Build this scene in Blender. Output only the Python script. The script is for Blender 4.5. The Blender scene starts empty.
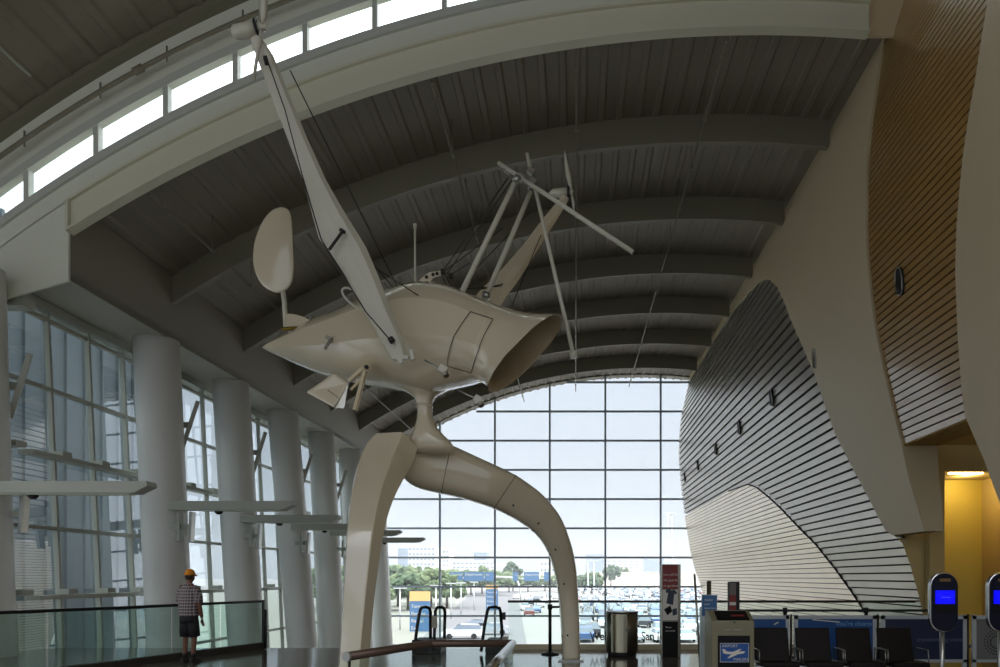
import bpy, bmesh, math, random
from mathutils import Vector, Matrix
random.seed(7)
scn = bpy.context.scene
COL = scn.collection
PI = math.pi
# ---------------------------------------------------------------- camera
EYE = 1.65; F = 700.0; VX, VY = 575.0, 577.0
cd = bpy.data.cameras.new('camera'); cam = bpy.data.objects.new('camera', cd); COL.objects.link(cam)
cam.location = (0, 0, EYE); cam.rotation_euler = (PI/2, 0, 0)
cd.sensor_width = 36.0; cd.lens = 36.0*F/1000.0
cd.shift_x = (500-VX)/1000.0; cd.shift_y = (VY-333.5)/1000.0
cd.clip_end = 3000
scn.camera = cam
# ---------------------------------------------------------------- world, sun, exposure
w = bpy.data.worlds.new('sky'); scn.world = w; w.use_nodes = True
nt = w.node_tree; nt.nodes.clear()
out = nt.nodes.new('ShaderNodeOutputWorld'); bg = nt.nodes.new('ShaderNodeBackground')
tc = nt.nodes.new('ShaderNodeTexCoord'); sep = nt.nodes.new('ShaderNodeSeparateXYZ'); ramp = nt.nodes.new('ShaderNodeValToRGB')
nt.links.new(tc.outputs['Generated'], sep.inputs[0]); nt.links.new(sep.outputs['Z'], ramp.inputs[0])
cr = ramp.color_ramp
cr.elements[0].position = 0.0; cr.elements[0].color = (0.52, 0.555, 0.615, 1)
cr.elements[1].position = 0.75; cr.elements[1].color = (3.9, 3.95, 4.1, 1)
e = cr.elements.new(.30); e.color = (.54, .585, .665, 1)
nt.links.new(ramp.outputs[0], bg.inputs[0]); nt.links.new(bg.outputs[0], out.inputs[0])
bg.inputs[1].default_value = 1.25
sd = bpy.data.lights.new('sun', 'SUN'); sun = bpy.data.objects.new('sun', sd); COL.objects.link(sun)
sd.energy = 2.0; sd.angle = 0.01; sd.color = (1, .95, .86)
sun.rotation_euler = (math.radians(42), 0, math.radians(70))
sun.location = (30, -40, 60)
scn.view_settings.view_transform = 'Standard'; scn.view_settings.look = 'None'
scn.view_settings.gamma = 1.0; scn.view_settings.use_curve_mapping = False
scn.view_settings.exposure = 0.16
scn.cycles.max_bounces = 12; scn.cycles.diffuse_bounces = 7; scn.cycles.glossy_bounces = 5; scn.cycles.transparent_max_bounces = 16
scn.cycles.sample_clamp_indirect = 4.0

# ---------------------------------------------------------------- helpers
def W(px, py, D):
    return Vector(((px-VX)*D/F, D, EYE+(VY-py)*D/F))
def srgb(r, g, b):
    f = lambda c: (c/255/12.92) if c/255 <= .04045 else ((c/255+.055)/1.055)**2.4
    return (f(r), f(g), f(b), 1)
def mat(name, col, rough=.5, metal=0., spec=.5, noise=0., nscale=3., coat=0., bump=0., emit=None, estr=0.):
    m = bpy.data.materials.new(name); m.use_nodes = True; n = m.node_tree
    p = n.nodes['Principled BSDF']
    p.inputs['Base Color'].default_value = col; p.inputs['Roughness'].default_value = rough
    p.inputs['Metallic'].default_value = metal; p.inputs['Specular IOR Level'].default_value = spec
    p.inputs['Coat Weight'].default_value = coat; p.inputs['Coat IOR'].default_value = 1.6 if coat >= 1 else 1.5; p.inputs['Coat Roughness'].default_value = .08
    if emit: p.inputs['Emission Color'].default_value = emit; p.inputs['Emission Strength'].default_value = estr
    if noise or bump:
        t = n.nodes.new('ShaderNodeTexCoord'); x = n.nodes.new('ShaderNodeTexNoise'); x.inputs['Scale'].default_value = nscale
        x.inputs['Detail'].default_value = 4
        n.links.new(t.outputs['Object'], x.inputs['Vector'])
        if noise:
            mr = n.nodes.new('ShaderNodeMapRange'); mr.inputs[3].default_value = 1-noise; mr.inputs[4].default_value = 1+noise
            mx = n.nodes.new('ShaderNodeMix'); mx.data_type = 'RGBA'; mx.blend_type = 'MULTIPLY'; mx.inputs[0].default_value = 1
            mx.inputs[6].default_value = col
            n.links.new(x.outputs['Fac'], mr.inputs[0]); n.links.new(mr.outputs[0], mx.inputs[7]); n.links.new(mx.outputs[2], p.inputs['Base Color'])
        if bump:
            b = n.nodes.new('ShaderNodeBump'); b.inputs['Strength'].default_value = bump; b.inputs['Distance'].default_value = .02
            n.links.new(x.outputs['Fac'], b.inputs['Height']); n.links.new(b.outputs[0], p.inputs['Normal'])
    return m
def glass(name, tint, ior, rough=0.0):
    m = bpy.data.materials.new(name); m.use_nodes = True; n = m.node_tree; n.nodes.clear()
    o = n.nodes.new('ShaderNodeOutputMaterial'); mx = n.nodes.new('ShaderNodeMixShader')
    tr = n.nodes.new('ShaderNodeBsdfTransparent'); tr.inputs[0].default_value = tint
    gl = n.nodes.new('ShaderNodeBsdfGlossy'); gl.inputs['Roughness'].default_value = rough; gl.inputs[0].default_value = (.95, .98, 1, 1)
    fr = n.nodes.new('ShaderNodeFresnel'); fr.inputs[0].default_value = ior
    ge = n.nodes.new('ShaderNodeNewGeometry'); io = n.nodes.new('ShaderNodeMapRange'); io.inputs[3].default_value = ior; io.inputs[4].default_value = 1/ior
    n.links.new(ge.outputs['Backfacing'], io.inputs[0]); n.links.new(io.outputs[0], fr.inputs[0])
    n.links.new(fr.outputs[0], mx.inputs[0]); n.links.new(tr.outputs[0], mx.inputs[1]); n.links.new(gl.outputs[0], mx.inputs[2])
    n.links.new(mx.outputs[0], o.inputs[0])
    return m
M = {}
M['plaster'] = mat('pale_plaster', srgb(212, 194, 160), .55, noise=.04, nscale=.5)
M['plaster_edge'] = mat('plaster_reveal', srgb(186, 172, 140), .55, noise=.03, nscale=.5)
M['white'] = mat('white_paint', srgb(220, 222, 206), .5, noise=.02, nscale=.6)
M['soffit'] = mat('soffit_paint', srgb(178, 176, 166), .6)
M['column'] = mat('column_paint', srgb(230, 229, 224), .42, noise=.03, nscale=.8)
M['deck'] = mat('ceiling_deck', srgb(128, 120, 104), .6, noise=.06, nscale=.7)
M['beam'] = mat('beam_paint', srgb(122, 117, 98), .55, noise=.04, nscale=.7)
M['bigbeam'] = mat('arch_beam_paint', srgb(214, 212, 190), .5)
M['fascia'] = mat('fascia_paint', srgb(136, 130, 114), .6)
M['metalslat'] = mat('aluminium_slats', srgb(178, 171, 160), .34, metal=.75, noise=.10, nscale=1.2)
M['perf'] = mat('perforated_aluminium', srgb(246, 232, 214), .38, metal=.7, noise=.08, nscale=1.0)
M['wood'] = mat('wood_slats', srgb(176, 136, 74), .3, noise=.12, nscale=1.3, coat=.9)
M['dark'] = mat('dark_backing', srgb(34, 33, 32), .7)
M['tan'] = mat('tan_wall', srgb(186, 164, 112), .8, spec=.15)
M['yellow'] = mat('yellow_wall', srgb(206, 182, 84), .6)
M['mull'] = mat('mullion_paint', srgb(176, 186, 196), .4, metal=.3)
M['mullw'] = mat('window_frame_paint', srgb(176, 178, 166), .45)
M['sculpt'] = mat('cream_gloss', srgb(212, 200, 172), .25, coat=1.0, noise=.03, nscale=1.2)
M['sculpt2'] = mat('cream_blade', srgb(200, 196, 178), .35, coat=.2)
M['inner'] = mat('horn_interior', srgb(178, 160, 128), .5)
M['steel'] = mat('steel', srgb(170, 170, 165), .3, metal=.9)
M['bsteel'] = mat('brushed_steel', srgb(150, 146, 132), .32, metal=1.0, noise=.1, nscale=6)
M['chrome'] = mat('satin_chrome', srgb(200, 200, 200), .22, metal=1)
M['black'] = mat('black_rubber', srgb(22, 22, 22), .5)
M['cable'] = mat('dark_cable', srgb(40, 38, 34), .6)
M['rail'] = mat('handrail_bronze', srgb(96, 78, 68), .35, metal=.5)
M['brownrail'] = mat('guard_rail', srgb(70, 62, 56), .35, metal=.6)
M['curb'] = mat('stone_curb', srgb(214, 202, 170), .6)
M['curbd'] = mat('dark_curb', srgb(60, 54, 48), .5)
M['glass_end'] = glass('clear_glass', (.93, .97, .97, 1), 1.25)
M['glass_side'] = glass('side_glass', (.66, .74, .76, 1), 3.0)
M['glass_left'] = glass('greenish_guard_glass', (.78, .88, .85, 1), 1.45)
M['glass_rail'] = glass('guard_glass', (.93, .975, .96, 1), 1.25)
# floor: polished stone tiles
m = bpy.data.materials.new('polished_floor'); m.use_nodes = True; n = m.node_tree; p = n.nodes['Principled BSDF']
t = n.nodes.new('ShaderNodeTexCoord'); br = n.nodes.new('ShaderNodeTexBrick'); br.inputs['Scale'].default_value = 1.0
br.offset = 0.0; br.inputs['Brick Width'].default_value = .9; br.inputs['Row Height'].default_value = .9; br.inputs['Mortar Size'].default_value = .008
br.inputs['Color1'].default_value = srgb(104, 98, 88); br.inputs['Color2'].default_value = srgb(92, 88, 80); br.inputs['Mortar'].default_value = srgb(50, 48, 44)
n.links.new(t.outputs['Object'], br.inputs['Vector']); n.links.new(br.outputs['Color'], p.inputs['Base Color'])
nz = n.nodes.new('ShaderNodeTexNoise'); nz.inputs['Scale'].default_value = 1.6; bp = n.nodes.new('ShaderNodeBump'); bp.inputs['Strength'].default_value = .10; bp.inputs['Distance'].default_value = .02
n.links.new(t.outputs['Object'], nz.inputs['Vector']); n.links.new(nz.outputs['Fac'], bp.inputs['Height']); n.links.new(bp.outputs[0], p.inputs['Normal'])
p.inputs['Roughness'].default_value = .11; p.inputs['Specular IOR Level'].default_value = 1.0
M['floor'] = m

def box(bm, c, s, rot=None, mi=0):
    vs = []
    R = rot if rot is not None else Matrix.Identity(3)
    for sx in (-1, 1):
        for sy in (-1, 1):
            for sz in (-1, 1):
                vs.append(bm.verts.new(Vector(c)+R @ Vector((sx*s[0]/2, sy*s[1]/2, sz*s[2]/2))))
    fs = [(0, 1, 3, 2), (4, 6, 7, 5), (0, 4, 5, 1), (2, 3, 7, 6), (0, 2, 6, 4), (1, 5, 7, 3)]
    for f in fs:
        bm.faces.new([vs[i] for i in f]).material_index = mi
def bar(bm, a, b, wx, wy, up=Vector((0, 0, 1)), mi=0):
    a = Vector(a); b = Vector(b); d = (b-a); L = d.length; d.normalize()
    s = d.cross(up)
    if s.length < 1e-4: s = d.cross(Vector((0, 1, 0)))
    s.normalize(); u = s.cross(d)
    R = Matrix((s, d, u)).transposed()
    box(bm, (a+b)/2, (wx, L, wy), R, mi)
def rings(bm, rs, closed=True, cap=True, mi=0, smooth=True):
    vr = [[bm.verts.new(p) for p in r] for r in rs]
    n = len(rs[0])
    for i in range(len(vr)-1):
        for j in range(n if closed else n-1):
            k = (j+1) % n
            try:
                f = bm.faces.new((vr[i][j], vr[i][k], vr[i+1][k], vr[i+1][j])); f.material_index = mi; f.smooth = smooth
            except ValueError: pass
    if cap:
        for r in (vr[0], vr[-1]):
            try: bm.faces.new(r).material_index = mi
            except ValueError: pass
    return vr
def tube(bm, pts, r, seg=10, mi=0, cap=True):
    pts = [Vector(p) for p in pts]; rs = []
    prev = None
    for i, p in enumerate(pts):
        if i == 0: d = pts[1]-pts[0]
        elif i == len(pts)-1: d = pts[-1]-pts[-2]
        else: d = (pts[i+1]-p).normalized()+(p-pts[i-1]).normalized()
        d.normalize()
        if prev is None:
            s = d.cross(Vector((0, 0, 1)))
            if s.length < .05: s = d.cross(Vector((0, 1, 0)))
        else: s = prev-d*prev.dot(d)
        s.normalize(); prev = s; u = d.cross(s)
        rr = r[i] if isinstance(r, (list, tuple)) else r
        rs.append([p+s*math.cos(a)*rr+u*math.sin(a)*rr for a in [2*PI*k/seg for k in range(seg)]])
    rings(bm, rs, cap=cap, mi=mi)
def obj(name, bm, m, parent=None, smooth=None, bevel=0):
    bmesh.ops.recalc_face_normals(bm, faces=bm.faces)
    me = bpy.data.meshes.new(name); bm.to_mesh(me); bm.free()
    for mm in (m if isinstance(m, (list, tuple)) else [m]): me.materials.append(M[mm] if isinstance(mm, str) else mm)
    o = bpy.data.objects.new(name, me); COL.objects.link(o)
    if parent: o.parent = parent
    if smooth is not None:
        for f in me.polygons: f.use_smooth = smooth
    if bevel:
        b = o.modifiers.new('bevel', 'BEVEL'); b.width = bevel; b.segments = 2; b.limit_method = 'ANGLE'
    return o
def tag(o, label=None, cat=None, group=None, kind=None):
    if label: o['label'] = label
    if cat: o['category'] = cat
    if group: o['group'] = group
    if kind: o['kind'] = kind
    return o
def struct(name, bm, m, **k):
    o = obj(name, bm, m, **k); o['kind'] = 'structure'; return o
def thing(name, loc, label, cat, group=None):
    o = bpy.data.objects.new(name, None); COL.objects.link(o); o.location = loc; o.empty_display_size = .1
    return tag(o, label, cat, group)
def shift(bm, root):          # geometry written in world space -> local to its thing
    bmesh.ops.translate(bm, verts=bm.verts, vec=-root.location); return bm
def part(name, bm, m, root, smooth=None, bevel=0, label=None):
    o = obj(name, shift(bm, root), m, root, smooth, bevel)
    if label: o['label'] = label
    return o
def subpart(name, bm, m, par, root, smooth=None, bevel=0):
    return obj(name, shift(bm, root), m, par, smooth, bevel)
def clone(root, loc, label, meshes=None, group=None):
    r = root.copy(); COL.objects.link(r); r.location = loc; r['label'] = label
    if group: r['group'] = group
    for ch in root.children:
        c = ch.copy(); COL.objects.link(c); c.parent = r
        for g in ch.children:
            d = g.copy(); COL.objects.link(d); d.parent = c
    return r
def NB(): return bmesh.new()
def interp(tab, x):
    if x <= tab[0][0]: a, b = tab[0], tab[1]
    elif x >= tab[-1][0]: a, b = tab[-2], tab[-1]
    else:
        for i in range(len(tab)-1):
            if tab[i][0] <= x <= tab[i+1][0]: a, b = tab[i], tab[i+1]; break
    return a[1]+(b[1]-a[1])*(x-a[0])/(b[0]-a[0]) if b[0] != a[0] else a[1]
def hermite(tab, x):
    n = len(tab)
    if x <= tab[0][0] or x >= tab[-1][0]: return interp(tab, x)
    for i in range(n-1):
        if tab[i][0] <= x <= tab[i+1][0]: break
    def sl(k):
        if k == 0: return (tab[1][1]-tab[0][1])/(tab[1][0]-tab[0][0])
        if k == n-1: return (tab[-1][1]-tab[-2][1])/(tab[-1][0]-tab[-2][0])
        return (tab[k+1][1]-tab[k-1][1])/(tab[k+1][0]-tab[k-1][0])
    h = tab[i+1][0]-tab[i][0]; t = (x-tab[i][0])/h
    return ((2*t**3-3*t*t+1)*tab[i][1]+(t**3-2*t*t+t)*h*sl(i)+(-2*t**3+3*t*t)*tab[i+1][1]+(t**3-t*t)*h*sl(i+1))

# ---------------------------------------------------------------- dimensions (heights h are above eye level)
XF = -10.9                                  # fascia line
HS = 6.4                                    # soffit height
YB = 14.9; BAY = 4.1; YE = 43.3
XWL = lambda h: -12.4+.045*(6.2-h)          # leaning left glass wall
def A(X): return 11.78-(27.6-math.sqrt(max(0, 27.6**2-(X-4)**2)))
PT = [(-9, 11.2), (-6, 9.9), (-4, 9.1), (-1.65, 8.1), (1.04, 7.2), (3, 6.84), (4.7, 6.6), (6.3, 6.42), (7.8, 6.34), (9.6, 6.46), (11, 6.72), (12.4, 7.08), (14, 7.65)]
def P(h): return hermite(PT, h)
def onwall(px, py):                         # where a sight line meets the bulging right wall -> (Y, h)
    a, b = 5.0, 60.0
    f = lambda D: (px-VX)*D/F-P((VY-py)*D/F)
    for _ in range(60):
        c = (a+b)/2
        if f(c) > 0: b = c
        else: a = c
    return (a, (VY-py)*a/F)

# ================================================================ SETTING
# floor of the upper level
bm = NB(); box(bm, (1.5, 4.1, -.2), (31, 24.4, .4))
struct('floor', bm, 'floor')
# near left cut for the void: the guard runs along it, the lower hall lies below
bm = NB(); box(bm, (0, 20, -5.7), (46, 60, .3)); struct('floor_lower', bm, mat('lower_floor', srgb(120, 118, 112), .3))
# far roof deck with ribs running away from the camera
def vault(y0, y1, off, x0, x1, rib, depth, thick=.25):
    bm = NB(); prof = []; x = x0; k = 0
    while x < x1:
        for dx, dz in ((0, 0), (.30, 0), (.34, depth), (.46, depth), (.5, 0)):
            xx = x+dx*rib/.5
            if xx <= x1: prof.append((xx, A(xx)+off-dz))
        x += rib
    prof2 = []
    for q in prof:
        if not prof2 or q[0]-prof2[-1][0] > 1e-4: prof2.append(q)
    lo = prof2; hi = [(a, A(a)+off+thick) for a, _ in reversed(prof2)]
    ring = lo+hi
    rings(bm, [[Vector((a, y, EYE+b)) for a, b in ring] for y in (y0, y1)], smooth=False)
    return bm
struct('ceiling', vault(15.42, YE+.8, .78, -13.2, 9.2, .5, .045), 'deck')
struct('ceiling_near', vault(-9.5, 15.2, 3.05, -15.5, 15, .55, .05), 'deck')
# cross beams
def archbar(bm, x0, x1, y0, y1, o0, o1, n=48, mi=0):
    rs = []
    for i in range(n+1):
        x = x0+(x1-x0)*i/n; a = A(x)
        rs.append([Vector((x, y0, EYE+a+o0)), Vector((x, y1, EYE+a+o0)), Vector((x, y1, EYE+a+o1)), Vector((x, y0, EYE+a+o1))])
    rings(bm, rs, smooth=False, mi=mi)
for k in range(1, 7):
    y = YB+BAY*k; bm = NB()
    archbar(bm, XF-.1, 6.9, y-.06, y+.06, .03, .76)
    archbar(bm, XF-.1, 6.9, y-.075, y+.09, 0, .03)
    o = struct('trim_%d' % k, bm, 'beam')
XR = 6.32
# big arch beam closing the near hall
bm = NB()
archbar(bm, XF, XR, 14.97, 15.22, 0, .05); archbar(bm, XF, XR, 15.05, 15.2, .05, .62)
archbar(bm, XF, XR, 14.97, 15.22, .62, .68)
box(bm, (XF+.03, 15.08, EYE+7.42+.34), (.06, .25, .66))
struct('trim_7', bm, 'bigbeam')
bm = NB(); archbar(bm, -15.5, XR, 15.06, 15.46, .68, 1.1)
# white wall beside the arch, sloping lower edge
for (xa, xb) in ((-15.5, XF),):
    rs = []
    for i in range(13):
        x = xa+(xb-xa)*i/12
        zb = 6.37+(x-XF)*.28
        rs.append([Vector((x, 15.06, EYE+zb)), Vector((x, 15.12, EYE+zb)), Vector((x, 15.12, EYE+A(x)+.7)), Vector((x, 15.06, EYE+A(x)+.7))])
    rings(bm, rs, smooth=False)
struct('wall_front', bm, 'white')
# clerestory: sill, head, bars, glass
bm = NB(); archbar(bm, -15.5, XR, 14.99, 15.3, 1.08, 1.26); archbar(bm, -15.5, XR, 14.99, 15.17, 1.88, 2.08)
x = (92-VX)*YB/F
for k in range(-2, 11):
    xx = x+k*1.495
    box(bm, (xx, 15.09, EYE+A(xx)+1.57), (.11, .16, .7))
wf = struct('window_1', bm, mat('clerestory_frame', srgb(196, 198, 190), .45))
bm = NB(); archbar(bm, -15.5, XR, 15.12, 15.13, 1.26, 1.88)
obj('pane', bm, 'glass_end', wf)
bm = NB(); archbar(bm, -15.5, XR, 15.02, 15.16, 2.08, 3.2); struct('wall_upper', bm, 'white')
bm = NB(); archbar(bm, -15.5, XR, 14.78, 15.02, 2.88, 3.03)
struct('trim_8', bm, 'beam')
bm = NB(); archbar(bm, -15.5, 15, 15.16, 15.45, 3.05, 3.2); struct('trim_10', bm, 'white')
# fascia and soffit on the left
bm = NB()
rs = [[Vector((XF, y, EYE+HS)), Vector((XF-.3, y, EYE+HS)), Vector((XF-.3, y, EYE+8.5)), Vector((XF, y, EYE+8.5))] for y in (15.125, YE+.5)]
rings(bm, rs, smooth=False); struct('wall_fascia', bm, 'fascia')
bm = NB(); box(bm, ((XF-13.3)/2, 29.33, EYE+HS+.1), (2.4, 28.36, .2)); struct('ceiling_soffit', bm, 'soffit')
# leaning glass wall on the left : mullions, transoms, ledges, header
MP = 4.1/3
Y0 = 15.05
hs_tr = [6.02, 4.39, 1.13, -2.1, -5.2]
hs_ledge = [2.77, -.46]
bm = NB()
for k in range(-1, 22):
    y = Y0+MP*k
    if y > YE: break
    bar(bm, (XWL(6.4), y, EYE+6.4), (XWL(-7.2), y, EYE-7.2), .12, .07, up=Vector((0, 1, 0)))
box(bm, (-12.35, 15.45, EYE+6.08), (.6, .35, .3))
for h in hs_tr:
    bar(bm, (XWL(h), 13.4, EYE+h), (XWL(h), YE, EYE+h), .10, .09)
bm2 = NB()
for h in hs_ledge:
    bar(bm2, (XWL(h)+.16, 15.4, EYE+h), (XWL(h)+.16, YE-.3, EYE+h), .34, .10)
    for k in range(0, 21):
        y = Y0+MP*k
        box(bm2, (XWL(h)+.12, y+.1, EYE+h+.12), (.3, .3, .12))
bar(bm, (XWL(6.3)+.02, 15.3, EYE+6.29), (XWL(6.3)+.02, YE-.2, EYE+6.29), .26, .2)
wl = struct('window_2', bm, 'mullw')
o = obj('window_ledge', bm2, 'mullw', wl)
bm = NB()
v = [bm.verts.new(Vector((XWL(h)-.03, y, EYE+h))) for (y, h) in ((13, -7.2), (YE, -7.2), (YE, 6.4), (13, 6.4))]
bm.faces.new(v); obj('pane', bm, 'glass_side', wl)
# left side wall of the near hall, with glazing above the lower hall
bm = NB()
box(bm, (-15.5, 2.8, 11.4), (.3, 24.5, 2.2)); box(bm, (-15.5, 2.8, -3.3), (.3, 24.5, 5.6))
for y in range(-9, 15, 3): box(bm, (-15.5, y, 4.5), (.3, .5, 12))
struct('wall_left', bm, 'white')
bm = NB(); box(bm, (0, -9.5, -1), (31, .3, 5)); box(bm, (0, -9.5, 17.5), (31, .3, 5))
for x in range(-15, 16, 5): box(bm, (x, -9.5, 8), (.4, .3, 15))
struct('wall_back', bm, 'white')
bm = NB(); box(bm, (15.2, 3, 7), (.3, 25.5, 19)); struct('wall_right', bm, 'plaster')
# ground beneath the near floor edge on the left and end wall of lower hall
bm = NB(); box(bm, (-14.1, 14.3, -2.6), (2.9, .2, 5.6)); struct('wall_lower', bm, 'white')

# end window ---------------------------------------------------------------
bm = NB()
for px in (330, 385, 440, 495, 549.8, 605.3, 660.6, 716):
    x = (px-VX)*YE/F
    box(bm, (x, YE, EYE+(A(x)+.78-8)/2), (.12, .14, A(x)+.78+8))
xl, xr = -12.9, 9.3
for k in range(0, 12):
    h = 12.04-1.806*k
    if k == 0: a, b = -.5, 8.5
    elif k == 1: a, b = -6.1, 9.3
    elif k == 2: a, b = -9.2, 9.3
    else: a, b = xl, xr
    box(bm, ((a+b)/2, YE, EYE+h), (b-a, .12, .12))
we = struct('window_3', bm, 'mull')
bm = NB(); archbar(bm, -12.9, 9, YE-.12, YE+.25, .70, .85); struct('trim_9', bm, 'beam')
bm = NB(); rs = []
for i in range(33):
    x = -12.9+i*22/32
    rs.append([Vector((x, YE+.03, EYE-7.5)), Vector((x, YE+.03, EYE+A(x)+.8))])
rings(bm, rs, closed=False, cap=False, smooth=False); obj('pane', bm, 'glass_end', we)

# columns --------------------------------------------------------------------
ctop = [(-12.5, 14.5), ] + [(-11.36, YB+BAY*k) for k in range(1, 7)]
lean = [.03, .045, .06, .085, .055, .06, .05]
for k, (x, y) in enumerate(ctop):
    bm = NB(); L = lean[k]; n = 32; rs = []
    for h in (HS+.02, 3, 0, -3, -7.2):
        cx = x+L*(HS-h)
        rs.append([Vector((cx+.56*math.cos(a), y+.56*math.sin(a), EYE+h)) for a in [2*PI*j/n for j in range(n)]])
    rings(bm, rs)
    t = tag(obj('column', bm, 'column'), ['pale round leaning column cut by the left edge of the photo', 'thick round column behind the man in the orange cap', 'second full round column from the left, right of the man', 'third full round column from the left, standing past the end of the railing', 'fourth full round column from the left, just left of the sculpture leg', 'fifth full round column from the left, mostly hidden by the sculpture leg', 'farthest round column, seen between the sculpture legs beside the end window'][k], 'column', 'round leaning columns along the glass wall')
# cantilever light bars, from columns into the hall
bars = [(-12.3, -8.45, 14.0, 488, 'leftmost white boom with a slanted end crossing the left edge of the photo'),
        (-10.6, -7.35, 18.4, 506, 'white boom with slanted end reaching right from behind the man'),
        (-10.65, -7.5, 22.4, 519, 'third white boom from the left, ending beside the sculpture leg'),
        (-10.7, -7.5, 26.5, 527, 'fourth white boom, the lower thin one just left of the sculpture leg'),
        (-10.7, -7.6, 30.7, 533, 'white boom seen just right of the sculpture leg, the nearer one'),
        (-10.7, -7.45, 34.8, 540, 'smallest white boom, lowest one right of the sculpture leg')]
for k, (x0, x1, y, py, lab) in enumerate(bars):
    z = EYE+(VY-py)*y/F
    r = thing('uplight_boom', (x0, y, z), lab, 'light fixture', 'white booms on the columns')
    bm = NB()
    pr = [(x0, -.12), (x1-.28, -.12), (x1, .02), (x1-.02, .12), (x0, .12)]
    rings(bm, [[Vector((a, y+d, z+b)) for a, b in pr] for d in (-.17, .17)], smooth=False); part('body', bm, 'mullw', r, bevel=.015)
    bm = NB(); box(bm, ((x0+x1)/2+.2, y, z-.125), (x1-x0-1.2, .22, .03)); part('diffuser', bm, 'white', r)
    bm = NB(); tube(bm, [(x0+(x1-x0)*.38, y, z-.12), (x0+(x1-x0)*.38, y, z-.17), (x0+(x1-x0)*.38, y, z-.22)], [.1, .1, .05], 12); part('camera_dome', bm, 'black', r)
    bm = NB(); box(bm, (x1-.17, y, z+.02), (.16, .30, .12), Matrix.Rotation(-.45, 3, 'Y')); part('end_cap', bm, 'bsteel', r)
# slim tilted reflectors and upright slim panels on each column
where = ['first', 'second', 'third', 'fourth', 'fifth']
for k, (pa, pb, y) in enumerate([((30, 354), (10, 418), 15.0), ((198, 401), (182, 449), 19.6), ((265.5, 432), (253, 473), 23.6), ((312, 454), (301, 488), 27.6), ((346, 470), (337, 500), 31.8)]):
    a = W(*pa, y); b = W(*pb, y)
    r = thing('tilted_reflector', tuple(b), 'slim tilted pale slab high in the %s window bay from the left' % where[k], 'reflector', 'tilted slabs on the columns')
    bm = NB(); bar(bm, a, b, .11, .11, up=Vector((1, .6, 0))); part('panel', bm, 'mullw', r, bevel=.01)
    c = (a+b)/2; bm = NB(); bar(bm, c, c+Vector((-.55, 0, 0)), .06, .16); part('bracket', bm, 'mullw', r)
for k, (pxs, py, y) in enumerate([((3, 23), 514, 14.6), ((180, 191), 527, 18.6), ((252, 259), 536, 22.6), ((302, 308), 543, 26.7), ((343, 348), 549, 31.0)]):
    for j, px in enumerate(pxs):
        c = W(px, py, y); hh = .75 if j == 0 else .8
        r = thing('upright_speaker', tuple(c-Vector((0, 0, hh/2))), '%s slim upright panel below the %s boom from the left' % (('pale', 'grey shadowed')[j], where[k]), 'panel', 'slim upright panels on the columns')
        bm = NB(); bar(bm, c-Vector((0, 0, hh/2)), c+Vector((.0+.04*j, 0, hh/2)), .08, .2, up=Vector((0, 1, 0))); part('panel', bm, 'mullw' if j == 0 else 'steel', r, bevel=.01)
        bm = NB(); box(bm, c+Vector((-.14, .05, 0)), (.24, .12, .14)); part('bracket', bm, 'mullw', r)

# sprinkler pipes under the far vault, running away
for k, (x, lab) in enumerate([(3.3, 'rightmost thin pipe running along the dark vaulted ceiling'), (.04, 'thin pipe running straight down the middle of the dark ceiling'), (-3.1, 'thin ceiling pipe left of the middle one, passing behind the masts'), (-9.2, 'thin pipe at the left edge of the vault, passing behind the tail paddle')]):
    z = EYE+A(x)-.14
    r = thing('ceiling_pipe', (x, 15.1, z), lab, 'pipe', 'thin pipes along the vault')
    bm = NB(); tube(bm, [(x, 15.2, z), (x, YE-.5, z)], .028, 6); part('pipe', bm, 'beam', r)
    for i in range(13):
        y = 15.6+2.15*i; bm = NB(); tube(bm, [(x, y, z), (x, y, z+.9)], .012, 5)
        tube(bm, [(x, y-.06, z), (x, y+.06, z)], .05, 6); part('hanger', bm, 'beam', r)
# pipes in the near hall
r = thing('arched_pipe', (-8, 14.0, EYE+A(-8)+2.5), 'pipe following the arch above the row of slanted clerestory windows', 'pipe')
bm = NB(); tube(bm, [(x/4, 14.75, EYE+A(x/4)+2.27) for x in range(-56, 30, 2)], .045, 8); part('pipe', bm, 'beam', r)
for x in (-11.6, -10.0, -8.6, -7.0, -5.2, -3.4):
    bm = NB(); tube(bm, [(x, 14.75, EYE+A(x)+2.12), (x, 14.75, EYE+A(x)+2.45)], .022, 6); part('hanger', bm, 'beam', r)
bm = NB(); tube(bm, [(-9.3, 14.75, EYE+A(-9.3)+2.27), (-9.1, 14.75, EYE+A(-9.1)+2.27)], .075, 8)
part('coupling', bm, 'beam', r)
for x, lab in ((-10.9, 'thin white pipe at the top left corner meeting the arched pipe'), (-8.0, 'thin white pipe above the arched pipe near the propeller')):
    bm = NB(); z = EYE+A(x)+2.62
    tube(bm, [(x, 3, z), (x, 14.0, z)], .035, 6)
    for y in (12.6, 9.5, 6.5): tube(bm, [(x, y, z-.06), (x, y, z+.45)], .02, 5)
    tag(obj('branch_pipe', bm, 'mullw'), lab, 'pipe', 'branch pipes of the near ceiling')

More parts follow.
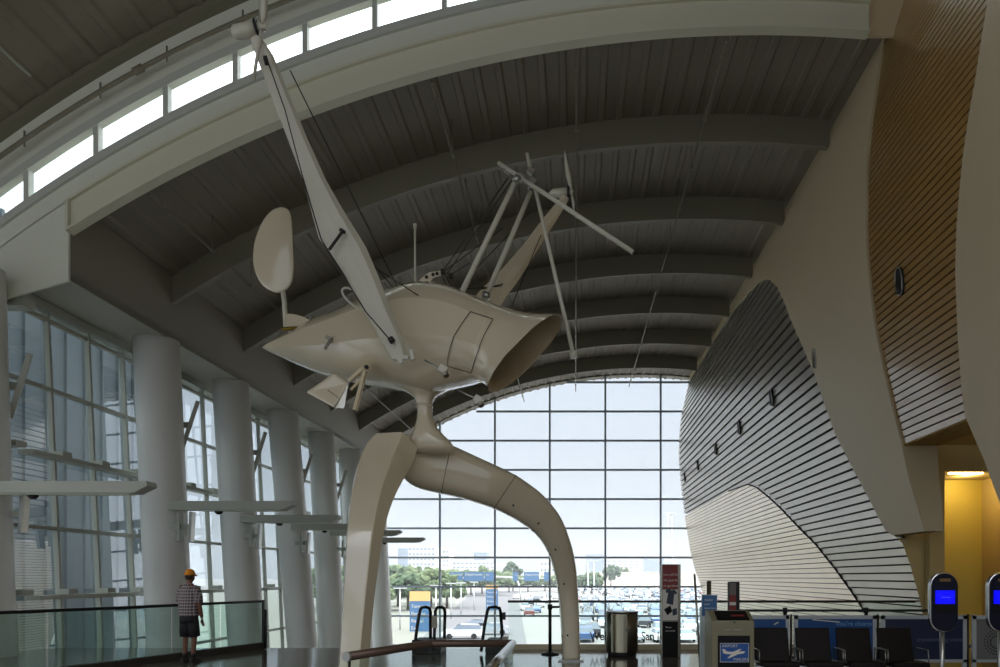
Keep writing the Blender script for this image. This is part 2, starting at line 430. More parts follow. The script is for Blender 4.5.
# ================================================================ RIGHT WALL (bulging shell)
metal_near = [onwall(*p) for p in [(919.5, 604), (919, 601), (909, 565), (899, 537), (887.5, 533.7), (869, 499), (853, 469), (836, 436), (823, 400), (814, 373), (799.5, 339.5), (785, 303.6), (777, 287), (769.5, 279.6), (765, 279.5)]]
metal_top = [onwall(*p) for p in [(759, 282), (749, 291.6), (730, 313), (708, 342), (696, 366)]]
low_bd = [(YE, 3.78)] + [onwall(*p) for p in [(706, 503), (727.6, 491), (744.4, 484), (754, 486.4), (766, 496), (780, 509), (797, 527), (814, 544), (833, 568), (849.5, 591), (866, 616), (885, 643)]]
wood_l = [onwall(*p) for p in [(901, 442.5), (893, 410.5), (883, 368), (875, 329), (868, 270), (866, 202), (867, 157), (869, 140), (876, 87), (885, 35), (895, 0), (903, -30)]]
wood_r = [onwall(*p) for p in [(965, 416), (962, 395), (957.5, 336), (955, 270), (956.5, 225), (961.5, 166), (975, 81), (988, 0), (994, -30)]]
def bound(tab):
    t = sorted([(h, y) for y, h in tab]); o = []
    for q in t:
        if not o or q[0]-o[-1][0] > .02: o.append(q)
    return o
MN = bound(metal_near+metal_top+[(YE+.3, 12.15)])       # plaster / metal border as Y(h)
WLb = bound(wood_l); WRb = bound(wood_r)
rib_edge = bound([onwall(*p) for p in [(925, 532), (917, 505.6), (909, 479), (901, 442.5)]])
rib2 = bound([onwall(*p) for p in [(1003, 512), (1000, 503), (985, 462), (965, 416)]]+wood_r)
def Yplaster_near(h): return interp(rib_edge, h) if h < rib_edge[-1][0] else interp(WLb, h)
def Yfar(h): return YE+.3 if h >= 12.15 else min(YE+.3, interp(MN, h))
HB = .95
# plaster shell between metal field and wood field
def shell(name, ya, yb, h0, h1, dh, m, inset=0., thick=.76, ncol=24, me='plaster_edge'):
    bm = NB(); rows = []; nrow = int((h1-h0)/dh)
    hs = [h0+(h1-h0)*i/nrow for i in range(nrow+1)]
    fr = [[Vector((P(h)+inset, ya(h)+(yb(h)-ya(h))*j/ncol, EYE+h)) for j in range(ncol+1)] for h in hs]
    vr = [[bm.verts.new(p) for p in r] for r in fr]
    for i in range(nrow):
        for j in range(ncol):
            bm.faces.new((vr[i][j], vr[i][j+1], vr[i+1][j+1], vr[i+1][j])).smooth = True
    if thick:
        for col in (0, ncol):
            for i in range(nrow):
                a, b = fr[i][col], fr[i+1][col]
                ta = max(.1, 7.62-a.x) if hs[i] < 5 else thick; tb = max(.1, 7.62-b.x) if hs[i] < 5 else thick
                q = [bm.verts.new(v) for v in (a, a+Vector((ta, 0, 0)), b+Vector((tb, 0, 0)), b)]
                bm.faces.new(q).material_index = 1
        for row in (0, nrow):
            for j in range(ncol):
                a, b = fr[row][j], fr[row][j+1]
                ta = max(.1, 7.62-a.x) if hs[row] < 5 else thick
                q = [bm.verts.new(v) for v in (a, a+Vector((ta, 0, 0)), b+Vector((ta, 0, 0)), b)]
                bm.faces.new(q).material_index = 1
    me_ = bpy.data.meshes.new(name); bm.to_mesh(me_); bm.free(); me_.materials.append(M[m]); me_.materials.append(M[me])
    o = bpy.data.objects.new(name, me_); COL.objects.link(o); return o
o = shell('wall_shell', Yplaster_near, Yfar, HB, 15.0, .12, 'plaster'); o['kind'] = 'structure'
o = shell('wall_shell_near', lambda h: 2.0, lambda h: interp(rib2, h), -1.6, 15.0, .15, 'plaster', thick=.76); o['kind'] = 'structure'
bm = NB(); box(bm, (7.3, 15.37, EYE+13.6), (2.0, .06, 3.5)); struct('wall_rib_return', bm, 'plaster')
# slat fields
def slats(name, near, far, h0, h1, step, gap, m, tilt, root=None, inset=.08, ends=1):
    bm = NB(); h = h0; nn = 0
    while h < h1:
        s = step(h) if callable(step) else step
        a, b = h, min(h+s*(1-gap), h1)
        hm = (a+b)/2
        ya0, yb0, ya1, yb1 = near(a), far(a), near(b), far(b)
        if yb0-ya0 > .15 or yb1-ya1 > .15:
            yb0 = max(yb0, ya0+.02); yb1 = max(yb1, ya1+.02)
            xo = P(a)+inset-tilt; xi = P(b)+inset
            fr = [Vector((xo, ya0, EYE+a)), Vector((xo, yb0, EYE+a)), Vector((xi, yb1, EYE+b)), Vector((xi, ya1, EYE+b))]
            bk = [v+Vector((.05+(.0 if i > 1 else tilt), 0, 0)) for i, v in enumerate(fr)]
            vf = [bm.verts.new(v) for v in fr]; vb = [bm.verts.new(v) for v in bk]
            bm.faces.new(vf); bm.faces.new(vb[::-1])
            for i in range(4):
                j = (i+1) % 4; bm.faces.new((vf[j], vf[i], vb[i], vb[j]))
        h += s
    return obj(name, bm, m, root)
def backing(name, near, far, h0, h1, root, off=.16):
    bm = NB(); rs = []; n = 60
    for i in range(n+1):
        h = h0+(h1-h0)*i/n
        rs.append([Vector((P(h)+off, near(h), EYE+h)), Vector((P(h)+off, max(far(h), near(h)+.01), EYE+h))])
    rings(bm, rs, closed=False, cap=False); return obj(name, bm, 'dark', root)
LB = bound(low_bd); hL = LB[-1][0]
def Ylow(h):
    if h >= 3.78: return YE
    return interp(LB, h)
# border of the lower field: it peaks, so treat its flat top line separately
pk = max(low_bd[1:], key=lambda q: q[1])
LBr = bound([q for q in low_bd[1:] if q[0] <= pk[0]+.01])
def Ylow(h): return YE if h >= LBr[-1][0] else interp(LBr, h)
Hc = LBr[-1][0]
def metal_far(h): return YE if h >= Hc else interp(LBr, h)
def mnear(h): return interp(MN, h)
r = thing('aluminium_cladding', (7, 30, 0), 'leaf shaped field of grey metal slats on the bulging right wall', 'wall cladding')
def part0(o, r):
    o.parent = r; o.matrix_parent_inverse = Matrix.Translation(-Vector(r.location)); return o
stp = lambda h: .19 if h < 1.0 else (.19+.07*(h-1)/3 if h < 4 else .26+.09*min(1, (h-4)/3))
part0(slats('slats', mnear, metal_far, -1.6, 12.1, stp, .20, 'metalslat', .035), r)
part0(backing('backing', mnear, metal_far, -1.6, 12.1, None), r)
r = thing('perforated_cladding', (8, 30, 0), 'pale finely ribbed metal field low on the right wall, under the grey slats', 'wall cladding')
part0(slats('slats', lambda h: interp(LBr, h), lambda h: YE, -7, Hc, .155, .15, 'perf', .014, inset=.06), r)
part0(backing('backing', lambda h: interp(LBr, h), lambda h: YE, -7, Hc, None, off=.085), r)
bm = NB()
tube(bm, [Vector((P(h)+.05, interp(LBr, h), EYE+h)) for h in [-1.6+i*(Hc+1.6)/40 for i in range(41)]], .03, 6)
part0(obj('edge_trim', bm, 'dark'), r)
r = thing('wood_cladding', (7, 12, 0), 'warm brown wooden slats set between two pale plaster ribs at upper right', 'wall cladding')
hw0 = 2.8
part0(slats('slats', lambda h: interp(WRb, h), lambda h: interp(WLb, h), hw0, 15.0, .15, .22, 'wood', .0, inset=.05), r)
part0(backing('backing', lambda h: interp(WRb, h), lambda h: interp(WLb, h), hw0, 15.0, None, off=.12), r)
bm = NB(); yl = interp(WLb, hw0); yr = interp(WRb, hw0)
k = 0; x = P(hw0)+.05
while x < P(hw0)+.8:
    box(bm, (x+.05, (yl+yr)/2, EYE+hw0-.02), (.1, yl-yr, .03)); x += .125
part0(obj('soffit_slats', bm, mat('soffit_wood', srgb(170, 138, 84), .8, spec=.1)), r)
bm = NB(); box(bm, (P(hw0)+1.4, (yl+yr)/2, EYE+hw0+.03), (2.7, yl-yr+.3, .04)); part0(obj('soffit_backing', bm, 'tan'), r)
# oval grilles
ov = ['dark oval grille set in the wooden slats', 'dark oval grille on the smooth plaster between wood and metal', 'largest dark oval grille on the metal slats', 'second dark oval grille along the metal slats', 'third dark oval grille along the metal slats', 'fourth, small dark grille along the metal slats', 'farthest tiny dark grille on the metal slats near the end window']
for k, (px, py) in enumerate([(899, 284), (814, 357), (771, 399), (738.5, 428), (715, 449), (697, 465), (684, 477)]):
    Y, h = onwall(px, py); h = 5.9
    bm = NB(); n = 20
    pts = []
    for i in range(n):
        a = 2*PI*i/n; ca, sa = math.cos(a), math.sin(a)
        hh = h+.27*math.copysign(abs(sa)**.8, sa); yy = Y+.13*math.copysign(abs(ca)**.8, ca)
        pts.append((yy, hh))
    fr = [[Vector((P(b)-.0, a, EYE+b)) for a, b in pts], [Vector((P(b)+.12, a, EYE+b)) for a, b in pts]]
    rings(bm, fr, smooth=False)
    g = tag(obj('air_grille', bm, 'dark'), ov[k], 'grille', 'oval grilles in a row on the right wall')
    if k < 5:
        bm = NB()
        tube(bm, [Vector((P(b)-.005, a, EYE+b)) for a, b in pts]+[Vector((P(pts[0][1])-.005, pts[0][0], EYE+pts[0][1]))], .015, 5); obj('rim', bm, 'steel', g)
        bm = NB()
        for i in range(-5, 6): box(bm, (P(h)-.01, Y, EYE+h+i*.042), (.02, .2, .015))
        obj('louvres', bm, 'black', g)
# walls below the shell on the right
def wallbox(name, x0, x1, y0, y1, z0, z1, m):
    bm = NB(); box(bm, ((x0+x1)/2, (y0+y1)/2, (z0+z1)/2), (x1-x0, y1-y0, z1-z0)); return struct(name, bm, m)
wallbox('wall_alcove_left', 7.75, 8.08, 15.3, 15.5, 0, EYE+2.9, 'tan')
bm = NB()   # tan wall piece following the metal edge
hsx = [-1.65+i*.2 for i in range(15)]
rings(bm, [[Vector((P(h)+.03, mnear(h), EYE+h)), Vector((8.08, 15.5, EYE+h))] for h in hsx], closed=False, cap=False)
struct('wall_return', bm, 'tan')
wallbox('wall_alcove_header', 7.6, 15, 15.52, 15.7, EYE+2.35, EYE+4.5, 'tan')
wallbox('wall_alcove_back', 8.2, 10.05, 17.2, 17.4, 0, EYE+2.5, 'yellow')
wallbox('wall_alcove_side', 10.0, 15, 16.2, 17.3, 0, EYE+2.5, 'tan')
wallbox('ceiling_alcove', 8.2, 15, 15.7, 17.4, EYE+2.38, EYE+2.5, 'tan')
wallbox('wall_alcove_rear', 13.5, 13.8, 15.5, 43.6, -6, 16, 'dark')
wallbox('wall_over', 8.3, 15.2, 15.75, 17.5, EYE+2.5, 16, 'tan')
bm = NB(); box(bm, (8.9, 15.95, EYE+2.365), (.75, .10, .03))
tag(obj('strip_light', bm, mat('warm_strip', srgb(255, 220, 120), .5, emit=(1, .68, .22, 1), estr=14)), 'glowing yellow strip light on the ceiling of the alcove at right', 'light')

ld = bpy.data.lights.new('alcove_fill', 'POINT'); lo = bpy.data.objects.new('alcove_fill', ld); COL.objects.link(lo)  # added fill light, strengthens the strip's glow on the alcove walls
ld.energy = 24; ld.color = (1, .80, .38); ld.shadow_soft_size = .12; lo.location = (9.2, 16.45, EYE+2.25)

# ================================================================ SCULPTURE
sc_root = thing('sculpture', (-2.2, 11.6, 0), 'huge cream sculpture of a winged horned pod standing on two arched legs', 'sculpture')
R = sc_root
def densify(rr_, n):
    o_ = []
    for i in range(len(rr_)-1):
        p0 = rr_[max(0, i-1)]; p1 = rr_[i]; p2 = rr_[i+1]; p3 = rr_[min(len(rr_)-1, i+2)]
        for k in range(n):
            t = k/n
            o_.append([.5*((2*b)+(c-a)*t+(2*a-5*b+4*c-d)*t*t+(3*b-a-3*c+d)*t**3) for a, b, c, d in zip(p0, p1, p2, p3)])
    o_.append(rr_[-1]); return o_
def quadleg(name, L, Mi, Rr, m='sculpt'):
    rs = []
    for a, b, c in zip(L, Mi, Rr):
        a, b, c = W(*a), W(*b), W(*c); d = a+c-b
        e = .12                        # small chamfer on the outer edge
        rs.append([a.lerp(d, .18), a.lerp(b, e), b.lerp(a, .035), b.lerp(c, .05), c, d])
    rs = densify(rs, 4)
    bm = NB(); vr = rings(bm, rs, smooth=True)
    for i in range(len(vr)-1):
        for j in range(6):
            e_ = bm.edges.get((vr[i][j], vr[i+1][j]))
            if e_: e_.smooth = False
    return part(name, bm, m, R)
# left leg: left edge, ridge between the light and dark faces, right edge   (px, py, distance)
def lerp(a, b, t): return a+(b-a)*t
Lp = [(335, 697), (338, 651), (341, 600), (343.8, 545), (346, 515), (349, 490), (352.5, 472), (357, 456), (364, 442), (373, 433.5)]
Mp = [(357, 700), (360, 651), (365, 598), (371, 543), (375.5, 513), (381, 489), (386, 474), (391, 461), (396, 447), (402, 432)]
Rp = [(367, 697), (370, 649), (374.5, 597), (382, 543), (388, 515), (395, 496), (401, 484), (406, 475), (411, 466), (418, 448)]
n = len(Lp); dz = [9.62+2.0*(i/(n-1))**1.1 for i in range(n)]
dz[-1] = 11.5
quadleg('leg', [(p[0], p[1], d+.25) for p, d in zip(Lp, dz)], [(p[0], p[1], d-.12) for p, d in zip(Mp, dz)], [(p[0], p[1], d+.10) for p, d in zip(Rp, dz)])
# right arm and leg: rounded flat section between its upper and lower outline
Tp = [(396, 436), (412, 435.5), (430, 438), (452, 446), (476, 457), (500, 468), (516, 476), (528, 484), (541, 494), (552, 506), (561, 519), (568, 536), (573, 553), (576, 572), (578, 600), (579, 630), (579.6, 660)]
Bp = [(400, 474), (410, 484), (424, 490), (442, 494), (460, 498), (480, 504), (494, 509), (507, 515), (521, 523), (532, 531), (542, 542), (549, 555), (554, 571), (557.5, 588), (560, 612), (561.5, 636), (562, 660)]
n = len(Tp); rs = []
n = len(Tp)
for i, (t, b) in enumerate(zip(Tp, Bp)):
    s = i/(n-1); D = 11.86+2.04*min(1, s*1.15)
    T = W(*t, D); B = W(*b, D); c = (T+B)/2; u = (T-B)/2; dp = .34-.12*s
    ring = []
    for k in range(20):
        a = 2*PI*k/20; ca, sa = math.cos(a), math.sin(a)
        ring.append(c+u*math.copysign(abs(sa)**.62, sa)+Vector((-.15, 1, 0)).normalized()*dp*math.copysign(abs(ca)**.62, ca))
    rs.append(ring)
bm = NB(); rings(bm, densify(rs, 4)); legr = part('leg', bm, 'sculpt', R)
# seams and rivets on the legs
bm = NB()
def ringband(bm, r0, r, c=None):
    c = sum(r0, Vector())/len(r0)
    tube(bm, [c+(p-c)*1.004 for p in r0]+[c+(r0[0]-c)*1.004], r, 5)
ringband(bm, rs[3], .006); subpart('seam', bm, 'cable', legr, R); bm = NB(); ringband(bm, rs[6], .006); subpart('seam', bm, 'cable', legr, R)
for ring in rs[7::2]:
    for k in (14, 11):
        bm = NB(); box(bm, ring[k], (.035, .035, .035)); subpart('rivet', bm, 'cable', legr, R)
fr = W(571, 660, 13.9)
bm = NB(); tube(bm, [Vector((fr.x-.09, 13.9, 0)), Vector((fr.x-.09, 13.9, fr.z+.02))], .05, 8); tube(bm, [Vector((fr.x+.06, 13.9, 0)), Vector((fr.x+.06, 13.9, fr.z+.02))], .04, 8)
box(bm, (fr.x, 13.9, .015), (.5, .5, .03)); part('foot_plate', bm, 'steel', R)
# neck
DN = 11.72
bm = NB(); rs = []
for py, cx, hw, dp in [(380, 423, 44, .30), (386, 424, 31, .30), (390, 424.5, 22, .28), (394, 424.5, 14.5, .2), (398, 424.5, 10, .155), (403, 424.5, 7.8, .13), (412, 424.8, 7.2, .12), (420, 425.2, 8.5, .14), (428, 426, 11.5, .17), (435, 427.5, 16, .19), (441, 430, 20, .20), (447, 432, 22, .18), (453, 433, 20, .10)]:
    c = W(cx, py, DN); rr = hw*DN/F
    rs.append([c+Vector((math.cos(a)*rr, math.sin(a)*dp, 0)) for a in [2*PI*k/24 for k in range(24)]])
rings(bm, rs); nk = part('neck', bm, 'sculpt', R)
c = W(424.7, 407.5, DN); bm = NB(); tube(bm, [c, c+Vector((0, 0, .05))], .135, 20); subpart('collar', bm, 'sculpt', nk, R)
# pod : lofted chined hull from nose to horn
def hull(sec, m0, N=24):
    rs = []
    for (cx, cy, D, ax, up, wd, e) in sec:
        c = W(cx, cy, D)
        rs.append([c+up*math.copysign(abs(math.sin(a))**e, math.sin(a))+wd*math.copysign(abs(math.cos(a))**e, math.cos(a)) for a in [2*PI*k/N for k in range(N)]])
    return rs
rs = []
# x, top y, bottom y, depth half width (m), distance
prof = [(263, 346.5, 348.5, .02, 12.9), (272, 342, 353, .12, 12.85), (288, 335, 360.5, .25, 12.75), (315, 323, 372, .45, 12.5), (340, 314, 380, .60, 12.3), (362, 306, 384.5, .72, 12.1), (385, 297, 388, .80, 11.9), (405, 291, 391.5, .84, 11.75), (426, 286, 392.5, .84, 11.6), (450, 288, 388, .78, 11.4), (468, 294.5, 384, .70, 11.2)]
XS = [-1, -.93, -.60, 0, .60, .93, 1]   # heights of the chines
half = [(0, 1), (.36, .95), (.66, .78), (.86, .46), (1.0, -.27), (.78, -.62), (.42, -.90), (0, -1)]
sect = half+[(-a, b) for a, b in half[-2:0:-1]]
for (x, t, b, dpt, D) in prof:
    T = W(x, t, D); B = W(x, b, D); c = (T+B)/2; u = (T-B)/2
    ax = Vector((.25, 1, 0)).normalized()
    rs.append([c-ax*dpt*a+u*q for a, q in sect])
# horn: rings turning to the tilted mouth ellipse
mouth_c = (525.5, 354, 10.75)
mt = [(563, 315.5), (487.5, 389.5)]
def mring(s, scl=1.0):
    c = W(525.5+(468-525.5)*s, 354+(339-354)*s, 10.75+(11.2-10.75)*s); return c
e1 = (W(562, 314.5, 10.9)-W(489, 393, 10.75))/2       # long axis of the mouth
mc = (W(562, 314.5, 10.9)+W(489, 393, 10.75))/2
e2 = W(525.5+10.5, 354+7.5, 10.75+.62)-W(525.5, 354, 10.75)
e2b = e2
Nn = len(sect)
mouth = []
for a, q in sect:
    th = math.atan2(q, a)
    mouth.append(mc+e1*math.sin(th)-e2*math.cos(th))
last = rs[-1]
def bl(t, tx): return [l.lerp(m_, t) for l, m_ in zip(last, mouth)]
c0 = sum(last, Vector())/Nn; c1 = mc
hornr = []
for t, k in ((.18, .94), (.36, .885), (.54, .86), (.70, .87), (.84, .92), (.93, .965), (1, 1)):
    ring = bl(t, 0); cc = c0.lerp(c1, t)
    # circular blend of the shape
    hornr.append([cc+(p-cc)*k for p in ring])
allr = rs+hornr
bm = NB(); rings(bm, allr, cap=False); 
# inner wall of the horn (thickness)
inn = []
for t, k in ((1, .97), (.93, .93), (.84, .88), (.70, .82), (.5, .78), (.3, .72)):
    ring = bl(t, 0); cc = c0.lerp(c1, t); inn.append([cc+(p-cc)*k for p in ring])
bm.free()
def densify(rr_, n):
    o_ = []
    for i in range(len(rr_)-1):
        p0 = rr_[max(0, i-1)]; p1 = rr_[i]; p2 = rr_[i+1]; p3 = rr_[min(len(rr_)-1, i+2)]
        for k in range(n):
            t = k/n
            o_.append([.5*((2*b)+(c-a)*t+(2*a-5*b+4*c-d)*t*t+(3*b-a-3*c+d)*t**3) for a, b, c, d in zip(p0, p1, p2, p3)])
    o_.append(rr_[-1]); return o_
dr_ = densify(allr, 5)
bm = NB(); vr = rings(bm, dr_, cap=False)
ch_ = (3, 4, Nn-3, Nn-4)
for i in range(len(vr)-1):
    if i < len(vr)*.72:
        for j in ch_:
            e_ = bm.edges.get((vr[i][j], vr[i+1][j]))
            if e_: e_.smooth = False
from mathutils.bvhtree import BVHTree
bvh = BVHTree.FromBMesh(bm)
def onpod(px, py, lift=.03):
    o_ = Vector((0, 0, EYE)); d_ = (W(px, py, 10)-o_).normalized(); hit = bvh.ray_cast(o_, d_)
    return (hit[0]-d_*lift) if hit[0] is not None else W(px, py, 11)
hl = part('pod', bm, 'sculpt', R)
bm = NB(); rings(bm, [hornr[-1]]+inn, cap=False); bm.faces.new([bm.verts.new(p) for p in inn[-1]])
o = subpart('horn_lining', bm, 'inner', hl, R); s_ = o.modifiers.new('sub', 'SUBSURF'); s_.levels = 2; s_.render_levels = 2
def surf(px, py, D, r=.02): return W(px, py, D)
# access panel outline
def line(bm, pts, r=.008, seg=5): tube(bm, pts, r, seg, cap=True)
bm = NB()
pan = [(470.5, 311.5), (478, 314), (486, 316.5), (493, 319), (489, 326), (484, 335), (480, 345), (475.5, 358), (471, 373), (463, 370.5), (455, 368.5), (447, 366), (448, 357), (450, 348), (454, 336), (460, 326), (465, 319), (470.5, 311.5)]
line(bm, [onpod(*p) for p in pan], .006)
subpart('access_panel', bm, 'cable', hl, R)
# blades
def blade(name, edges, th, m='sculpt2', nd=Vector((.2, 1, 0))):
    rs = []
    for (lx, ly, rx, ry, D, tk) in edges:
        a = W(lx, ly, D); b = W(rx, ry, D); c = (a+b)/2; u = (b-a)/2; nn = nd.normalized()*tk
        rs.append([c-u, c-u*.75-nn*.75, c+u*.1-nn, c+u*.72-nn*.8, c+u, c+u*.8+nn*.7, c+nn, c-u*.7+nn*.7])
    bm = NB(); rings(bm, rs, smooth=False); return part(name, bm, m, R)
b1 = blade('blade', [(391, 359, 408, 357, 10.62, .08), (382, 343, 404.5, 342, 10.6, .10), (362, 307, 392, 312, 10.5, .11), (345, 275, 378, 275, 10.4, .11), (330, 252, 366.5, 248, 10.32, .10), (319, 239, 360, 237, 10.27, .10), (311, 210, 342.5, 209, 10.18, .09), (303, 180, 326, 180, 10.1, .08), (288, 140, 308, 140, 9.95, .08), (272.5, 100, 291, 99, 9.8, .07), (257, 58, 273.5, 56, 9.65, .06), (248.5, 35, 262, 38, 9.55, .05)], .1)
bm = NB(); line(bm, [W(*p) for p in [(303, 178, 9.93), (321, 239, 10.1), (343, 275, 10.2), (366, 312, 10.3), (391, 341, 10.4)]], .010)
line(bm, [W(*p) for p in [(268, 62, 9.5), (285, 110, 9.7), (303, 178, 9.93)]], .008)
subpart('blade_cable', bm, 'cable', b1, R)
bm = NB(); bar(bm, W(265, 57, 9.52), W(267, 64, 9.53), .06, .05); subpart('cable_anchor', bm, 'cable', b1, R)
bm = NB(); bar(bm, W(329, 250, 10.12), W(342, 232, 10.08), .03, .03); tube(bm, [W(342, 232, 10.08), W(343, 230, 10.08)], .05, 8); subpart('cable_strut', bm, 'cable', b1, R)
bm = NB(); tube(bm, [W(390, 338, 10.42), W(393, 342, 10.42)], .045, 8)
subpart('cable_anchor', bm, 'cable', b1, R)
bm = NB(); bar(bm, W(392, 358, 10.55), W(409, 358, 10.55), .10, .05); bar(bm, W(398, 358, 10.5), W(402, 363, 10.5), .05, .06); bar(bm, W(411, 350, 10.5), W(413, 360, 10.5), .05, .05)
subpart('hinge', bm, 'sculpt2', b1, R)
# near nacelle and propeller
bm = NB(); tube(bm, [W(232, 32, 9.5), W(235, 32, 9.5), (W(246, 30.5, 9.5)), W(256, 27.5, 9.5)], [.05, .085, .095, .09], 14); nc = part('nacelle', bm, 'sculpt2', R)
bm = NB(); tube(bm, [W(256, 27.5, 9.5), W(258, 27.2, 9.5)], .105, 14); subpart('ring', bm, 'black', nc, R)
bm = NB(); tube(bm, [W(258, 27.2, 9.5), W(264, 26.5, 9.5)], .06, 10); box(bm, W(264.5, 26, 9.48), (.05, .06, .1)); subpart('hub', bm, 'sculpt2', nc, R)
def prop(pts, tk=.03):
    rs = []
    for (lx, ly, rx, ry, D) in pts:
        a = W(lx, ly, D); b = W(rx, ry, D); nn = Vector((.3, 1, 0)).normalized()*tk
        c = (a+b)/2; rs.append([a, c-nn, b, c+nn])
    bm = NB(); rings(bm, rs); return bm
subpart('propeller_blade', prop([(260.5, 24, 264, 24, 9.45), (259, 12, 267.5, 14, 9.42), (258.5, 0, 268, 2, 9.38), (260, -18, 267, -17, 9.33), (263, -42, 265, -42, 9.27)]), 'sculpt2', nc, R)
subpart('propeller_blade', prop([(260, 28, 263, 28, 9.48), (258, 42, 261.5, 43, 9.5), (255, 60, 258, 61, 9.54), (253.5, 80, 254, 80, 9.58)]), 'sculpt2', nc, R)
# far blade
b2 = blade('blade', [(472, 300, 499, 308, 12.1, .1), (478, 292, 506, 297, 12.2, .1), (488, 282, 516, 284, 12.35, .1), (501, 270, 525, 270, 12.5, .1), (522, 246, 540, 246, 12.9, .08), (543, 218, 556, 221, 13.3, .06), (556, 203, 566, 205, 13.5, .05), (561, 196, 569, 198, 13.6, .04)], .1, m='sculpt')
bm = NB(); tube(bm, [W(549, 194.5, 13.6), W(553, 193.5, 13.6), W(567, 192.5, 13.6)], [.03, .08, .09], 12); nc = part('nacelle', bm, 'sculpt2', R)
bm = NB(); tube(bm, [W(567, 192.5, 13.6), W(569.5, 192.5, 13.6)], .11, 12); subpart('ring', bm, 'black', nc, R)
bm = NB(); tube(bm, [W(569.5, 192.5, 13.6), W(573, 193, 13.6)], .06, 8); subpart('hub', bm, 'sculpt2', nc, R)
subpart('propeller_blade', prop([(570, 191, 572.5, 191, 13.6), (566, 178, 571.5, 178, 13.6), (564.5, 164, 569, 166, 13.6), (564.5, 151, 565, 151, 13.6)]), 'sculpt2', nc, R)
subpart('propeller_blade', prop([(570.5, 195, 573, 195, 13.6), (572, 204, 575, 203, 13.6), (573.5, 212, 574.5, 212, 13.6)]), 'sculpt2', nc, R)
# masts and poles
def mast(name, a, b, r0, r1, m='sculpt2'):
    bm = NB(); tube(bm, [a, a.lerp(b, .5), b], [r0, (r0+r1)/2, r1], 10); return part(name, bm, m, R)
m1 = mast('mast', W(456.5, 303, 11.1), W(517, 178, 11.1), .044, .042)
m2 = mast('mast', W(484, 301, 11.6), W(533, 186, 11.6), .044, .04)
for a, b, D, mm in (((455, 304), (459, 296), 11.05, m1), ((515, 182), (518, 176), 11.05, m1), ((531, 190), (533.5, 184), 11.55, m2), ((485.5, 298), (487, 293), 11.55, m2)):
    bm = NB(); tube(bm, [W(*a, D), W(*b, D)], .065 if a[1] > 250 else .058, 10); subpart('clamp', bm, 'steel', mm, R)
p1 = mast('pole', W(498.5, 163, 11.3), W(634, 253, 10.6), .032, .036)
p2 = mast('pole', W(527, 153.5, 11.5), W(574, 357, 11.0), .028, .034)
bm = NB(); tube(bm, [W(633.2, 252.4, 10.6), W(634.8, 253.5, 10.6)], .035, 10); subpart('end_cap', bm, 'black', p1, R)
bm = NB(); tube(bm, [W(572.8, 352, 11.0), W(574.2, 358, 11.0)], .06, 10); subpart('end_cap', bm, 'sculpt2', p2, R)
for (x, y) in ((508, 170), (521, 178), (531, 172), (533, 182)): bm = NB(); box(bm, W(x, y, 11.3), (.11, .11, .09), Matrix.Rotation(.6, 3, 'Y')); subpart('clamp', bm, 'bsteel', p1, R)
bm = NB(); tube(bm, [W(415, 281, 11.6), W(415, 225, 11.6)], .018, 6); tube(bm, [W(415, 228, 11.6), W(415, 224, 11.6)], .03, 8); part('antenna', bm, 'sculpt2', R)
# stay cables
for a, b in [((321, 233, 10.3), (441, 310, 11.0)), ((355, 243, 10.6), (397, 292, 11.5)), ((443, 272, 11.4), (503, 228, 11.5)), ((447, 274, 11.4), (512, 180, 11.1)), ((441, 272, 11.4), (448, 290, 11.3)), ((443, 272, 11.4), (455, 292, 11.3)), ((443, 271, 11.4), (508, 178, 11.2)), ((447, 277, 11.4), (470, 263, 11.3)), ((478, 290, 11.7), (503, 284, 12.0)), ((472, 273, 11.7), (530, 212, 12.6)), ((455, 290, 11.4), (502, 286, 12)), ((541, 235, 12.9), (510, 310, 11.3)), ((290, 70, 9.6), (399, 290, 11.5))]:
    bm = NB(); tube(bm, [W(*a), W(*b)], .009, 5); part('stay_cable', bm, 'cable', R)
# bracket fin with holes on top of the pod
bm = NB(); pts = [(404, 293), (412, 287), (425, 275), (430, 272), (441, 270.5), (442, 275), (433, 278), (428, 285), (424, 290)]
rings(bm, [[W(x, y, D) for x, y in pts] for D in (11.5, 11.58)], smooth=False); fn = part('dorsal_bracket', bm, 'sculpt', R)
for x, y in ((426.5, 277), (433, 274.5), (437, 273.5)): bm = NB(); tube(bm, [W(x, y, 11.48), W(x, y, 11.49)], .03, 8); subpart('hole', bm, 'dark', fn, R)
bm = NB()
for x, y in ((443, 272), (451, 276)): bm = NB(); tube(bm, [W(x-2, y, 11.4), W(x+2, y, 11.4)], .05, 8); subpart('turnbuckle', bm, 'cable', fn, R)
# hinged tail paddle
pad = [(281, 207), (287, 208.5), (290.5, 213), (292, 222), (293, 240), (294, 262), (293.5, 275), (291, 284), (286, 290), (279, 293), (271, 291), (263, 286), (257, 277), (253.5, 265), (253, 253), (255, 240), (260, 226), (267, 215), (274, 209)]
pad = [(q.x, q.y) for q in [r_[0] for r_ in densify([[Vector((a, b, 0))] for a, b in pad+pad[:1]], 3)][:-1]]
cxp = sum(p[0] for p in pad)/len(pad); cyp = sum(p[1] for p in pad)/len(pad)
DT = 12.55
bm = NB(); rings(bm, [[W(cxp+(x-cxp)*s, cyp+(y-cyp)*s, DT+d) for x, y in pad] for s, d in ((.93, -.05), (.985, -.035), (1, 0), (.985, .035), (.93, .05))]); pd = part('tail_paddle', bm, 'sculpt', R, smooth=True)
bm = NB(); tube(bm, [W(283, 291, DT), W(284.5, 303, DT), W(286, 328, DT)], .045, 8); subpart('stem', bm, 'sculpt2', pd, R)
bm = NB(); q = [(285, 329)]+[(285+30*math.cos(a), 329-15.5*math.sin(a)) for a in [math.radians(8+i*10) for i in range(9)]]
